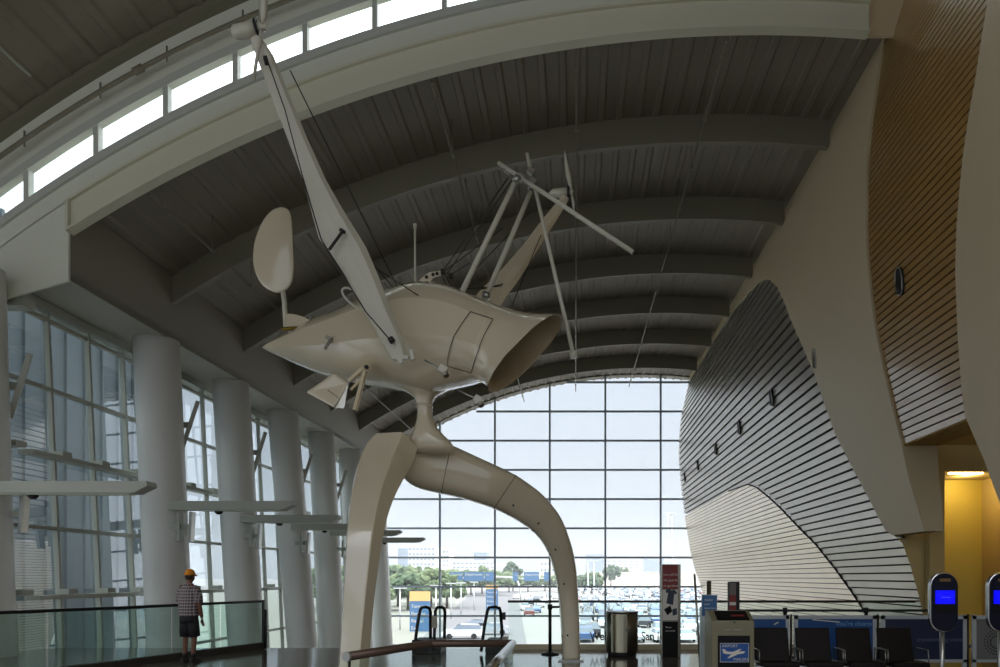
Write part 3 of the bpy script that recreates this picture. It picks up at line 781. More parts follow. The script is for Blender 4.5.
rings(bm, [[W(x, y, D) for x, y in q] for D in (12.45, 12.6)], smooth=False); hg = part('tail_quadrant', bm, 'sculpt', R)
bm = NB(); tube(bm, [W(282, 329, 12.4), W(297, 328, 12.4)], .035, 8); tube(bm, [W(297, 327.5, 12.4), W(315, 322.5, 12.4)], .02, 8); subpart('brass_hinge', bm, mat('brass', srgb(120, 100, 40), .35, metal=.9), hg, R)
# lower scoop
def poly(name, pts, d0, d1, m, root=R, par=None, bev=0):
    bm = NB(); rings(bm, [[W(x, y, D) for x, y in pts] for D in (d0, d1)], smooth=False)
    return part(name, bm, m, root, bevel=bev) if par is None else subpart(name, bm, m, par, root)
bm = NB()
sc_ = [(305.5, 392), (334, 372.5), (341, 374), (350.5, 383), (345, 398), (332, 408), (330, 409.5)]
vs_f = [W(305.5, 392, 11.3), W(334, 373, 11.2), (W(349, 383, 11.2)), W(334.5, 408.5, 11.2)]
vs_b = [W(306.5, 393, 11.5), W(338, 372, 11.9), W(350, 381, 11.7), W(345, 409.5, 11.6)]
a = [bm.verts.new(v) for v in vs_f]; b = [bm.verts.new(v) for v in vs_b]
bm.faces.new(a); bm.faces.new(b[::-1])
for i in range(4): bm.faces.new((a[i], a[(i+1) % 4], b[(i+1) % 4], b[i]))
sp = part('scoop', bm, 'sculpt', R, bevel=.04)
bm = NB(); bar(bm, W(366.5, 366, 11.2), W(355, 410, 11.3), .05, .10, up=Vector((0, 1, 0))); bar(bm, W(366, 366, 11.2), W(350, 381, 11.3), .05, .10, up=Vector((0, 1, 0)))
tube(bm, [W(366.5, 367, 11.14), W(366.5, 367, 11.26)], .075, 12); bar(bm, W(363, 377, 11.25), W(351, 390, 11.3), .03, .04)
subpart('scoop_arm', bm, 'plaster', sp, R)
bm = NB(); tube(bm, [W(366.5, 367, 11.1), W(366.5, 367, 11.14)], .035, 10); subpart('pivot', bm, 'dark', sp, R)
bm = NB(); line(bm, [W(328, 390, 11.15), W(340, 399, 11.15), W(334, 407, 11.15)], .005); subpart('scoop_seam', bm, 'cable', sp, R)
# hoop, cameras and small sensors
bm = NB(); c = W(356, 298, 10.9)
tube(bm, [W(356+13.5*math.cos(a)*1.0+3*math.sin(a), 299+5*math.cos(a)*1.9-6*math.sin(a), 10.7) for a in [2*PI*k/24 for k in range(25)]], .018, 6)
part('hoop', bm, 'sculpt2', R)
def sensor(px, py, D, apx, apy):
    bm = NB(); box(bm, W(px, py, D), (.13, .14, .11), Matrix.Rotation(.5, 3, 'Y')); s = part('sensor', bm, 'sculpt2', R, bevel=.01)
    bm = NB(); tube(bm, [W(apx, apy, D+.1), W(px, py, D)], .014, 6); subpart('sensor_arm', bm, 'steel', s, R)
    bm = NB(); tube(bm, [W(px+1, py+2, D-.02), W(px+3, py+6, D-.05)], .045, 8); subpart('lens', bm, 'bsteel', s, R)
sensor(443.5, 370, 10.45, 425, 360.5); sensor(478.5, 400, 10.9, 458, 390)
bm = NB(); bar(bm, W(329, 338, 11.55), W(347, 341, 11.5), .03, .03); bar(bm, W(331, 339, 11.5), W(325, 349, 11.45), .05, .05); bar(bm, W(326, 337, 11.5), W(332, 339, 11.5), .04, .06); part('tail_latch', bm, 'bsteel', R)

# ================================================================ GUARD RAILS
# left curved guard along the void
gp = [(-9.9, 8.6), (-9.3, 10.3), (-8.75, 11.6), (-8.3, 12.6), (-7.95, 13.8), (-7.6, 15.0), (-7.2, 16.15)]
r = thing('glass_guardrail', (-8.1, 13, 0), 'curved glass guardrail with dark top rail in front of the man', 'railing')
bm = NB(); tube(bm, [Vector((x, y, 1.09)) for x, y in gp], .028, 8); part('top_rail', bm, 'black', r)
bm = NB()
for (a, b) in zip(gp, gp[1:]):
    bar(bm, Vector((a[0], a[1], .07)), Vector((b[0], b[1], .07)), .14, .14)
part('curb', bm, 'curbd', r)
for i, (a, b) in enumerate(zip(gp, gp[1:])):
    A_, B_ = Vector((a[0], a[1], 0)), Vector((b[0], b[1], 0)); d = (B_-A_).normalized()*.02
    bm = NB(); bar(bm, A_+d+Vector((0, 0, .6)), B_-d+Vector((0, 0, .6)), .014, .94); part('glass_panel', bm, 'glass_left', r)
bm = NB(); box(bm, (-7.2, 16.17, .56), (.05, .05, 1.12)); part('post', bm, 'black', r)
bm = NB(); tube(bm, [(-7.13, 16.1, .02), (-7.13, 16.1, .9), (-7.02, 15.9, .9), (-7.02, 15.9, .02)], .022, 6); part('return_post', bm, 'black', r)
# far guard with lettering
YG = 16.0
r = thing('lettered_guardrail', (1, YG, 0), 'long straight glass guardrail with lettering and a thin dark top rail', 'railing')
x0, x1 = (508-VX)*YG/F, 8.0
bm = NB(); tube(bm, [(x0, YG, 1.09), (x1, YG, 1.09)], .028, 8); part('top_rail', bm, 'brownrail', r)
bm = NB(); box(bm, ((x0+x1)/2+.05, YG, .055), (x1-x0-.1, .16, .11)); part('curb', bm, 'curb', r)
n = 6
for i in range(n):
    a = x0+(x1-x0)*i/n; b = x0+(x1-x0)*(i+1)/n; bm = NB(); box(bm, ((a+b)/2, YG, .6), (b-a-.02, .014, .92)); part('glass_panel', bm, 'glass_rail', r)
def text(s, loc, size, m, parent=None, root=None, name='lettering', ext=.002, align='LEFT', rotz=0, rx=PI/2, bold=0):
    cu = bpy.data.curves.new(name, 'FONT'); cu.body = s; cu.size = size; cu.extrude = ext; cu.align_x = align; cu.offset = bold
    o = bpy.data.objects.new(name, cu); COL.objects.link(o)
    dg = bpy.context.evaluated_depsgraph_get(); me = bpy.data.meshes.new_from_object(o.evaluated_get(dg))
    bpy.data.objects.remove(o)
    o = bpy.data.objects.new(name, me); COL.objects.link(o); me.materials.clear(); me.materials.append(M[m] if isinstance(m, str) else m)
    o.location = Vector(loc)-(Vector(root.location) if root else Vector()); o.rotation_euler = (rx, 0, rotz)
    if parent: o.parent = parent
    return o
t_ = text('Welcome to San José', (.34, YG-.02, .21), .27, 'black', r, r, bold=.003); t_.scale = (.8, 1, 1)
# near U shaped handrail
r = thing('stairwell_handrail', (-1, 6.3, 0), 'thick bronze handrail turning a corner at the bottom edge, on glass', 'railing')
a = Vector((-1.86, 5.72, 1.0)); b = Vector((-1.42, 6.85, 1.0)); c = Vector((-.61, 6.85, 1.0)); d = Vector((-.595, 4.2, 1.0))
bm = NB(); tube(bm, [a, b-(b-a).normalized()*.03, b+(c-b).normalized()*.03, c], .038, 14); part('handrail', bm, 'rail', r)
bm = NB(); tube(bm, [c, d], .036, 14); part('handrail', bm, 'chrome', r, label='satin steel handrail')
bm = NB(); tube(bm, [a, a-(b-a).normalized()*.02], .042, 14); part('end_cap', bm, 'steel', r)
for p, q in ((a, b), (b, c), (c, d)):
    bm = NB(); bar(bm, Vector((p.x, p.y, .5)), Vector((q.x, q.y, .5)), .014, .94); part('glass_panel', bm, 'glass_rail', r)
bm = NB(); tube(bm, [a+Vector((.01, .02, -.04)), a+Vector((.01, .02, -1))], .012, 6); part('post', bm, 'black', r)
# escalator ends
def balustrade(r, xs, y0, y1):
    (bl_, tl, tr, br_) = xs
    pts = [W(bl_, 646, y0), W((bl_+tl)/2, 626, (y0*1.5+y1*.5)/2), W(tl-.6, 611, y0*.6+y1*.4), W(tl+1, 607.6, y0*.5+y1*.5), W((tl+tr)/2+1, 607, y0*.4+y1*.6), W(tr-1, 608.2, y0*.2+y1*.8), W(tr, 612, y1), W(br_, 630, y1), W(br_, 646, y1)]
    for p in (pts[0], pts[-1]): p.z = .05
    bm = NB(); tube(bm, pts, .035, 8); part('handrail', bm, 'black', r)
    bm = NB(); bm.faces.new([bm.verts.new(p) for p in pts]); o = part('glass_panel', bm, 'glass_rail', r); so = o.modifiers.new('s', 'SOLIDIFY'); so.thickness = .012
r = thing('escalator', tuple(Vector((-3.2, 15.3, 0))), 'top end of the left escalator, two black looped handrails on glass', 'escalator')
balustrade(r, (414, 420.5, 430.5, 430.5), 15.0, 15.5); balustrade(r, (433.5, 436, 445, 444.5), 15.0, 15.6)
p = W(428, 640, 15.2); bm = NB(); box(bm, (p.x, 15.35, .15), (.62, .7, .3)); part('base', bm, 'black', r, bevel=.02)
p = W(434.5, 622, 15.0); bm = NB(); box(bm, p, (.12, .02, .26)); part('sign_plate', bm, 'bsteel', r)
r = thing('escalator', tuple(Vector((-1.8, 15.3, 0))), 'top end of the right escalator, a single black looped handrail on glass', 'escalator')
balustrade(r, (481, 488, 500.5, 502), 15.0, 15.5)
p = W(496, 640, 15.2); bm = NB(); box(bm, (p.x, 15.35, .15), (.42, .7, .3)); part('base', bm, 'black', r, bevel=.02)
p = W(504, 616, 15.3); bm = NB(); box(bm, p, (.07, .12, .16)); part('control_box', bm, 'black', r)
bm = NB(); box(bm, W(505.5, 642, 15.2), (.12, .3, .25)); part('side_cover', bm, 'bsteel', r)

# ================================================================ OBJECTS ON THE FLOOR
# bin
Yb = 14.75
r = thing('waste_bin', ((622-VX)*Yb/F, Yb, 0), 'brushed steel waste bin with curved front beside the right sculpture leg', 'bin')
cx = r.location.x; rx, ry = .335, .3
def ell(z, s=1, sy=1): return [Vector((cx+rx*s*math.cos(t), Yb+ry*sy*math.sin(t), z)) for t in [2*PI*k/36 for k in range(36)]]
bm = NB(); rings(bm, [ell(.07), ell(.9)]); part('body', bm, 'bsteel', r)
bm = NB(); rings(bm, [ell(0, .9, .9), ell(.07, .9, .9)]); part('base', bm, 'black', r)
bm = NB(); rings(bm, [ell(.9, 1.02, 1.02), ell(.93, 1.02, 1.02)]); part('top', bm, 'steel', r)
bm = NB()
rings(bm, [[Vector((cx+rx*1.01*math.cos(t), Yb+ry*1.01*math.sin(t), z)) for t in [math.radians(q) for q in range(225, 291, 6)]] for z in (.09, .88)], closed=False, cap=False); dr = part('door', bm, mat('bin_door', srgb(196, 190, 168), .25, metal=1), r)
bm = NB(); tube(bm, [(cx+.08, Yb-ry-.02, .56), (cx+.08, Yb-ry+.02, .56)], .018, 8); subpart('lock', bm, 'black', dr, r)
# sign totem
Yt = 14.3
r = thing('sign_totem', ((671-VX)*Yt/F, Yt, 0), 'tall totem sign, red top, shirt picture in the middle, black base', 'sign')
cx = r.location.x; H = 2.0-.09
redm = mat('red_print', srgb(128, 44, 40), .5); wht = mat('white_print', srgb(214, 208, 198), .5); blk = mat('black_print', srgb(16, 16, 18), .6, spec=.2); nav = mat('navy_print', srgb(52, 62, 76), .6)
bm = NB(); box(bm, (cx, Yt+.05, H/2), (.39, .16, H)); part('frame', bm, 'bsteel', r, bevel=.01)
bm = NB(); box(bm, (cx-.02, Yt-.035, H-.26), (.31, .012, .50)); pr_ = part('red_panel', bm, redm, r)
for i, s in enumerate(('you call for', 'the guards,', 'or gardens.')): text(s, (cx-.16, Yt-.044, H-.23-.115*i), .068, wht, pr_, r, ext=.001)
bm = NB(); box(bm, (cx-.02, Yt-.035, H-.83), (.31, .012, .62)); pw = part('picture_panel', bm, wht, r)
def flat(name, pts, y, m, par, root, th=.004):
    bm = NB(); rings(bm, [[Vector((x, yy, z)) for x, z in pts] for yy in (y, y-th)], smooth=False); return subpart(name, bm, m, par, root)
z = H-.62
flat('shirt_picture', [(cx-.12+.03+a*1.25, z+b*1.25) for a, b in ((.02, .1), (.08, .07), (.12, .085), (.17, .03), (.14, -.0), (.12, .02), (.10, -.17), (-.01, -.14), (.02, .03), (-.015, .03), (-.02, .07))], Yt-.042, nav, pw, r)
flat('paper_picture', [(cx-.15, z-.30), (cx-.02, z-.22), (cx+.02, z-.34), (cx-.08, z-.42)], Yt-.042, blk, pw, r)
flat('box_picture', [(cx+.02, z-.30), (cx+.11, z-.27), (cx+.12, z-.40), (cx+.03, z-.43)], Yt-.042, nav, pw, r)
bm = NB(); box(bm, (cx-.02, Yt-.035, (H-1.16)/2), (.31, .012, H-1.18)); pb = part('black_panel', bm, blk, r)
for i, s in enumerate(('Please', 'see inside')): text(s, (cx-.12, Yt-.044, H-1.3-.07*i), .05, wht, pb, r, ext=.001)
# belt stanchion in front of the leg
def stanchion(x, y, lab, belts=(), h=1.05):
    r = thing('belt_stanchion', (x, y, 0), lab, 'stanchion', 'black belt stanchions')
    bm = NB(); tube(bm, [(x, y, .02), (x, y, h)], .035, 12); part('post', bm, 'black', r)
    bm = NB(); tube(bm, [(x, y, 0), (x, y, .02), (x, y, .05)], [.19, .19, .05], 24); part('base', bm, 'black', r)
    bm = NB(); tube(bm, [(x, y, h-.09), (x, y, h+.02)], .05, 12); part('belt_head', bm, 'black', r)
    for q in belts:
        bm = NB(); bar(bm, Vector((x, y, h-.04)), Vector((q[0], q[1], h-.04)), .008, .05); part('belt', bm, 'black', r)
    return r
def XP(px, y): return (px-VX)*y/F
stanchion(XP(550, 14.9), 14.9, 'black post standing just left of the right sculpture leg', [(XP(566, 15.0), 15.0)])
ys = 14.4
sx = [XP(734, ys), XP(785, ys), XP(866, ys), XP(950, ys)]
stanchion(sx[1], ys, 'black belt stanchion behind the leftmost seats', [(sx[0], ys), (sx[2], ys)], 1.0)
stanchion(sx[2], ys, 'black belt stanchion between the seats and the blue kiosk', [(sx[3], ys)], 1.0)
# grey display post behind the mailer kiosk
yd = 13.2
x = XP(733.5, yd); r = thing('display_post', (x, yd, 0), 'dark upright display post with a red panel behind the mailer kiosk', 'sign')
bm = NB(); box(bm, (x, yd, .78), (.21, .1, 1.56)); part('body', bm, 'black', r, bevel=.01)
bm = NB(); box(bm, (x-.03, yd-.055, 1.05), (.13, .01, .98)); pf = part('panel', bm, mat('grey_print', srgb(110, 106, 100), .5), r)
bm = NB(); box(bm, (x-.03, yd-.063, 1.13), (.13, .006, .36)); subpart('red_field', bm, redm, pf, r)
bm = NB(); box(bm, (x-.03, yd-.068, 1.15), (.12, .006, .06)); subpart('white_field', bm, wht, pf, r)
# slender pole with blue sign
yk = 10.6
x = XP(710, yk); r = thing('pole_sign', (x, yk, 0), 'steel pole carrying a small tilted blue sign left of the mailer kiosk', 'sign')
bm = NB(); tube(bm, [(XP(709, yk), yk, .03), (XP(709, yk), yk, 1.59)], .035, 12); part('pole', bm, 'bsteel', r)
bm = NB(); tube(bm, [(x, yk, 0), (x, yk, .03)], .2, 24); part('base', bm, 'black', r)
bm = NB(); box(bm, (XP(708.5, yk), yk-.06, EYE+(VY-605.5)*yk/F), (.215, .03, .31), Matrix.Rotation(.03, 3, 'Y')); sf = part('sign_face', bm, mat('blue_print', srgb(46, 92, 140), .4), r)
for i, s in enumerate(('PLEASE', 'place', 'items here')): text(s, (XP(703.5, yk), yk-.08, 1.29-.06*i), .04, wht, sf, r, ext=.001)
bm = NB(); box(bm, (XP(708.5, yk), yk-.045, EYE+(VY-605.5)*yk/F), (.235, .02, .33), Matrix.Rotation(.03, 3, 'Y')); part('sign_frame', bm, 'steel', r)
bm = NB(); box(bm, (XP(706, yk), yk-.03, .75), (.2, .06, .9)); part('leaflet_holder', bm, mat('clear_plastic', srgb(190, 200, 200), .3), r, bevel=.01)
yk2 = 11.2
bm = NB(); tube(bm, [(XP(701, yk2), yk2, 0), (XP(694.5, yk2), yk2, EYE+(VY-574)*yk2/F)], .018, 8)
tag(obj('leaning_pole', bm, 'bsteel'), 'thin bare slanted pole standing right of the totem sign', 'pole')
# mailer kiosk
ym = 9.6
xa, xb = XP(711.5, ym), XP(754.5, ym); cx = (xa+xb)/2; wd_ = xb-xa
olive = mat('olive_grey_paint', srgb(124, 118, 92), .45)
r = thing('mailer_kiosk', (cx, ym, 0), 'olive grey mailer kiosk with a blue airplane sticker', 'kiosk')
zt = EYE+(VY-621)*ym/F
bm = NB()
pr = [(-.0, 0), (.5, 0), (.5, zt+.125), (.28, zt+.125), (0, zt)]
rings(bm, [[Vector((x, ym+a, b)) for a, b in pr] for x in (xa, xb)], smooth=False); part('cabinet', bm, olive, r, bevel=.015)
bm = NB(); box(bm, (cx+.01, ym+.13, zt+.068), (wd_*.74, .25, .02), Matrix.Rotation(math.radians(24), 3, 'X')); tf = part('top_display', bm, blk, r)
bm = NB(); box(bm, (cx+.09, ym+.11, zt+.066), (.18, .05, .012), Matrix.Rotation(math.radians(24), 3, 'X')); subpart('red_marking', bm, redm, tf, r)
zf = zt-.04
bm = NB(); box(bm, (cx+.01, ym-.008, zf/2-.08), (wd_*.74, .012, zf-.16)); pf = part('front_panel', bm, blk, r)
zc = EYE+(VY-652.5)*ym/F
bm = NB(); box(bm, (cx+.015, ym-.018, zc), (wd_*.66, .008, .255)); st = subpart('blue_sticker', bm, mat('sticker_blue', srgb(22, 78, 146), .4), pf, r)
bm = NB()
for dx, dz_, sx_, sz_ in ((0, .128, wd_*.66, .006), (0, -.128, wd_*.66, .006), (-wd_*.33, 0, .006, .26), (wd_*.33, 0, .006, .26)): box(bm, (cx+.015+dx, ym-.024, zc+dz_), (sx_, .006, sz_))
subpart('sticker_border', bm, wht, pf, r)
text('AIRPORT', (cx-.16, ym-.026, zc+.075), .055, wht, pf, r, ext=.001); text('MAILERS', (cx+.0, ym-.026, zc-.11), .055, wht, pf, r, ext=.001)
pl = [(-.15, -.01), (-.17, .05), (-.14, .05), (-.10, .015), (-.02, .012), (.07, .05), (.10, .05), (.05, .015), (.12, .02), (.15, .01), (.12, -.01), (.05, -.02), (-.07, -.075), (-.10, -.075), (-.04, -.02), (-.10, -.02)]
flat('airplane_mark', [(cx+.015+a, zc+b) for a, b in pl], ym-.024, wht, pf, r)
text('mailer station', (cx-.13, ym-.02, zt-.13), .045, 'steel', tf, r, ext=.001)
bm = NB(); tube(bm, [(cx+.02, ym-.01, zt-.02), (cx+.02, ym+.01, zt-.02)], .012, 8); part('lock', bm, 'black', r)
# framed boards behind the seats
yp = 11.6
navy = mat('board_navy', srgb(22, 34, 66), .4); blue = mat('board_blue', srgb(26, 72, 128), .35); greyb = mat('board_grey', srgb(110, 112, 110), .5)
wf_ = mat('board_frame', srgb(176, 182, 186), .4)
for k, (pa, pb, mm, lab, txt) in enumerate([(736, 789, blue, 'leftmost low framed blue board behind the seats', None), (794, 876, blue, "low framed blue board reading You're cleared behind the seats", "You're cleared"), (881, 966, navy, 'low framed navy board reading transforming travel behind the blue kiosk', 'transforming travel.'), (972, 1040, greyb, 'low framed grey board with a ring of dots at the right edge', None)]):
    x0, x1 = XP(pa, yp), XP(pb, yp); zt_ = EYE+(VY-616)*yp/F; zb_ = EYE+(VY-662)*yp/F
    r = thing('framed_board', ((x0+x1)/2, yp, 0), lab, 'sign board', 'low framed boards in a row')
    bm = NB()
    for xx in (x0+.03, x1-.03): box(bm, (xx, yp, (zt_+.0)/2+.02), (.06, .05, zt_-.0))
    box(bm, ((x0+x1)/2, yp, zt_-.02), (x1-x0, .05, .06)); box(bm, ((x0+x1)/2, yp, zb_+.02), (x1-x0, .05, .05)); part('frame', bm, wf_, r)
    bm = NB(); box(bm, ((x0+x1)/2, yp, (zt_+zb_)/2), (x1-x0-.1, .03, zt_-zb_-.06)); pf = part('panel', bm, mm, r)
    if txt: text(txt, ((x0+x1)/2+(-.0 if k == 1 else -.12), yp-.017, (zt_-.16 if k == 1 else zt_-.42)), .108 if k == 1 else .10, mat('board_letters%d' % k, srgb(*((110, 160, 200) if k == 1 else (90, 100, 125))), .5), pf, r, ext=.001)
    if k == 1:
        bm = NB(); bar(bm, (x0+.3, yp-.018, zt_-.06), (x0+.75, yp-.018, zt_-.10), .004, .015); subpart('streak', bm, wht, pf, r)
    if k == 0:
        bm = NB(); bar(bm, (x1-.25, yp-.018, zt_-.14), (x1-.18, yp-.018, zt_-.10), .004, .02); subpart('streak', bm, wht, pf, r)
    if k == 3:
        bm = NB()
        for q in range(24):
            for rr in (.1, .15, .2): box(bm, (XP(996, yp)+rr*math.cos(q*PI/12), yp-.017, .57+rr*math.sin(q*PI/12)), (.02, .004, .02))
        subpart('dot_ring', bm, 'dark', pf, r)
    bm = NB(); tube(bm, [(x1+.04, yp+.02, 0), (x1+.04, yp+.02, zt_+.03)], .02, 8); part('post', bm, 'brownrail', r)
# seats
yq = 10.2
seat_m = mat('black_leather', srgb(24, 18, 15), .6, spec=.2); 
def seat(px, lab):
    x = XP(px, yq); r = thing('waiting_seat', (x, yq, 0), lab, 'seat', 'black beam seats in a row')
    wdt = .50
    pr = [(0, .42), (.07, .40), (.11, .60), (.16, .895), (.12, .905), (.06, .64), (.01, .46)]
    bm = NB(); rings(bm, [[Vector((xx, yq+a, b)) for a, b in pr] for xx in (x-wdt/2, x+wdt/2)], smooth=False); part('backrest', bm, seat_m, r, bevel=.015)
    bm = NB(); box(bm, (x, yq-.22, .41), (wdt, .48, .07), Matrix.Rotation(-.05, 3, 'X')); part('seat_pad', bm, seat_m, r, bevel=.02)
    for s in (-1, 1):
        bm = NB(); tube(bm, [(x+s*.285, yq+.05, .44), (x+s*.285, yq+.02, .62), (x+s*.285, yq-.32, .62), (x+s*.285, yq-.34, .44), (x+s*.285, yq+.05, .44)], .009, 6); part('armrest', bm, 'steel', r)
    bm = NB(); tube(bm, [(x-.14, yq-.15, .37), (x-.14, yq-.15, .01)], .025, 8); box(bm, (x-.14, yq-.15, .015), (.05, .5, .03)); part('leg', bm, 'chrome', r)
    bm = NB(); box(bm, (x, yq-.15, .35), (.59, .07, .06)); part('beam', bm, 'chrome', r)
labs = ['leftmost black seat of the row, next to the mailer kiosk', 'second black seat of the row from the left', 'third black seat of the row from the left', 'rightmost full black seat, beside the blue kiosk']
for px, lb in zip((773, 815, 856, 897.5), labs): seat(px, lb)
# rounded blue self service kiosks
kb = mat('kiosk_navy', srgb(8, 12, 34), .5, spec=.25)
def kiosk(px, lab, y=8.6):
    x = XP(px, y); r = thing('service_kiosk', (x, y, 0), lab, 'kiosk', 'rounded blue screen kiosks')
    zt = EYE+(VY-572.5)*y/F; zb = EYE+(VY-632)*y/F; hw = 14*y/F; rc = hw*.95
    def outline(s):
        pts = []; w2 = hw*s; t = zt-(1-s)*hw; b = zb+(1-s)*hw; rr = min(w2*.98, rc)
        for cx_, cz_, a0 in ((x+w2-rr, t-rr, 0), (x-w2+rr, t-rr, 90), (x-w2+rr, b+rr, 180), (x+w2-rr, b+rr, 270)):
            for k in range(7):
                a = math.radians(a0+15*k); pts.append((cx_+rr*math.cos(a), cz_+rr*math.sin(a)))
        return pts
    bm = NB(); o_ = outline(1); rings(bm, [[Vector((a, y+d, b)) for a, b in o_] for d in (-.03, .04)], smooth=False); part('housing', bm, 'chrome', r, bevel=.01)
    bm = NB(); o_ = outline(.93); rings(bm, [[Vector((a, y+d, b)) for a, b in o_] for d in (-.045, -.02)], smooth=False); pf = part('face', bm, kb, r)
    zs = EYE+(VY-597)*y/F; bm = NB(); box(bm, (x, y-.05, zs), (.235, .012, .165)); sc2 = subpart('screen', bm, mat('blue_screen', (0, 0, .4, 1), .3, emit=(.0, .0, 1, 1), estr=.75), pf, r)
    text('welcome', (x-.05, y-.057, zs-.01), .03, mat('screen_text', srgb(60, 60, 255), .5, emit=(.1, .12, 1, 1), estr=.6), pf, r, ext=.0005)
    bm = NB(); box(bm, (x, y-.05, EYE+(VY-580)*y/F), (.13, .012, .035)); subpart('badge', bm, mat('amber_badge', srgb(120, 92, 50), .5), pf, r)
    bm = NB(); box(bm, (x, y-.05, EYE+(VY-609)*y/F), (.25, .01, .1)); subpart('reader_slot', bm, blk, pf, r)
    bm = NB(); tube(bm, [(x+.01, y+.04, .02), (x+.01, y+.04, zb+.05)], .026, 12); part('pole', bm, 'steel', r)
    bm = NB(); tube(bm, [(x+.01, y+.04, 0), (x+.01, y+.04, .03)], .25, 28); part('base', bm, 'steel', r)
kiosk(943, 'rounded navy kiosk with a blue screen right of the seats'); kiosk(1001, 'rounded navy kiosk with a blue screen cut by the right edge')

# ================================================================ PERSON
def skin_obj(name, chain, edges, radii, m, root, lv=2):
    me = bpy.data.meshes.new(name); me.from_pydata([tuple(Vector(c)) for c in chain], edges, []); 
    o = bpy.data.objects.new(name, me); COL.objects.link(o); o.parent = root; me.materials.append(M[m] if isinstance(m, str) else m)
    s = o.modifiers.new('skin', 'SKIN'); s.use_smooth_shade = True
    for i, v in enumerate(me.skin_vertices[0].data):
        v.radius = radii[i] if isinstance(radii[i], tuple) else (radii[i], radii[i]); v.use_root = (i == 0)
    u = o.modifiers.new('sub', 'SUBSURF'); u.levels = lv; u.render_levels = lv
    return o
yP = 13.55; xP = XP(190, yP)-.02
r = thing('person', (xP, yP, 0), 'person in orange cap, checked shirt and dark shorts standing at the glass guardrail', 'person')
r.rotation_euler = (0, 0, math.radians(-12)); r.scale = (.86, .9, 1.0)
skin = mat('skin', srgb(120, 82, 62), .6); hair = mat('hair', srgb(46, 36, 30), .8)
# local coordinates, facing +y (away), right = +x
ch = [(0, 0, .93), (0, .02, 1.10), (0, .01, 1.28), (0, -.01, 1.42), (0, .0, 1.52), (0, .03, 1.60), (0, .045, 1.70),
      (-.18, 0, 1.41), (-.245, .02, 1.20), (-.235, .16, 1.03), (-.215, .23, .97),
      (.18, 0, 1.41), (.26, -.01, 1.17), (.265, .06, .93), (.262, .09, .85),
      (-.10, 0, .88), (-.105, .02, .50), (-.10, -.01, .11), (.10, 0, .88), (.09, .06, .50), (.085, .02, .11)]
ed = [(0, 1), (1, 2), (2, 3), (3, 4), (4, 5), (5, 6), (3, 7), (7, 8), (8, 9), (9, 10), (3, 11), (11, 12), (12, 13), (13, 14), (0, 15), (15, 16), (16, 17), (0, 18), (18, 19), (19, 20)]
ra = [(.16, .13), (.17, .14), (.17, .13), (.12, .1), .06, .075, .09, .075, .055, .042, .028, .075, .055, .042, .03, .10, .062, .045, .10, .062, .045]
body = skin_obj('body', ch, ed, ra, skin, r)
# face and ears
bm = NB(); bmesh.ops.create_icosphere(bm, subdivisions=3, radius=1, matrix=Matrix.Translation((0, .04, 1.655)) @ Matrix.Diagonal((.082, .10, .115, 1)))
for s in (-1, 1): bmesh.ops.create_icosphere(bm, subdivisions=2, radius=1, matrix=Matrix.Translation((s*.085, .03, 1.65)) @ Matrix.Diagonal((.014, .022, .034, 1)))
bmesh.ops.create_icosphere(bm, subdivisions=2, radius=1, matrix=Matrix.Translation((0, .145, 1.645)) @ Matrix.Diagonal((.015, .02, .024, 1)))
obj('head', bm, skin, r, smooth=True)
bm = NB()
for s in (-1, 1): bmesh.ops.create_icosphere(bm, subdivisions=2, radius=.012, matrix=Matrix.Translation((s*.03, .132, 1.67)))
obj('eyes', bm, 'black', r)
bm = NB(); box(bm, (0, .137, 1.605), (.045, .01, .01)); obj('mouth', bm, mat('lips', srgb(130, 70, 64), .6), r, bevel=.003)
bm = NB(); bmesh.ops.create_icosphere(bm, subdivisions=3, radius=1, matrix=Matrix.Translation((0, .015, 1.665)) @ Matrix.Diagonal((.09, .10, .09, 1)))
obj('hair', bm, hair, r, smooth=True)
capm = mat('orange_cap', srgb(226, 140, 24), .7)
bm = NB(); rs = []
for k in range(8):
    a = k/7*PI/2*.97; rs.append([Vector((.103*math.cos(a)*math.cos(t), .03+.118*math.cos(a)*math.sin(t), 1.685+.125*math.sin(a)**.9)) for t in [2*PI*j/24 for j in range(24)]])
rings(bm, rs); cp = obj('cap', bm, capm, r)
bm = NB(); top_ = []
for k in range(11):
    t = math.radians(20+14*k); top_.append((math.cos(t), math.sin(t)))
pts = [(.098*c, .03+.115*s) for c, s in top_]+[(.085*c, .03+.20*s) for c, s in reversed(top_)]
rings(bm, [[Vector((a, b, z-.25*max(0, b-.13))) for a, b in pts] for z in (1.69, 1.698)], smooth=False); obj('cap_brim', bm, capm, cp)
# checked shirt
m = bpy.data.materials.new('checked_cloth'); m.use_nodes = True; n = m.node_tree; p = n.nodes['Principled BSDF']; p.inputs['Roughness'].default_value = .8
t = n.nodes.new('ShaderNodeTexCoord'); prev = None
sp_ = n.nodes.new('ShaderNodeSeparateXYZ'); n.links.new(t.outputs['Object'], sp_.inputs[0])
def stripe(sock, f, th):
    a = n.nodes.new('ShaderNodeMath'); a.operation = 'MULTIPLY'; a.inputs[1].default_value = f; n.links.new(sock, a.inputs[0])
    b = n.nodes.new('ShaderNodeMath'); b.operation = 'FRACT'; n.links.new(a.outputs[0], b.inputs[0])
    c = n.nodes.new('ShaderNodeMath'); c.operation = 'GREATER_THAN'; c.inputs[1].default_value = th; n.links.new(b.outputs[0], c.inputs[0]); return c
s1 = stripe(sp_.outputs['X'], 19, .7); s2 = stripe(sp_.outputs['Z'], 17, .7)
ad = n.nodes.new('ShaderNodeMath'); ad.operation = 'ADD'; n.links.new(s1.outputs[0], ad.inputs[0]); n.links.new(s2.outputs[0], ad.inputs[1])
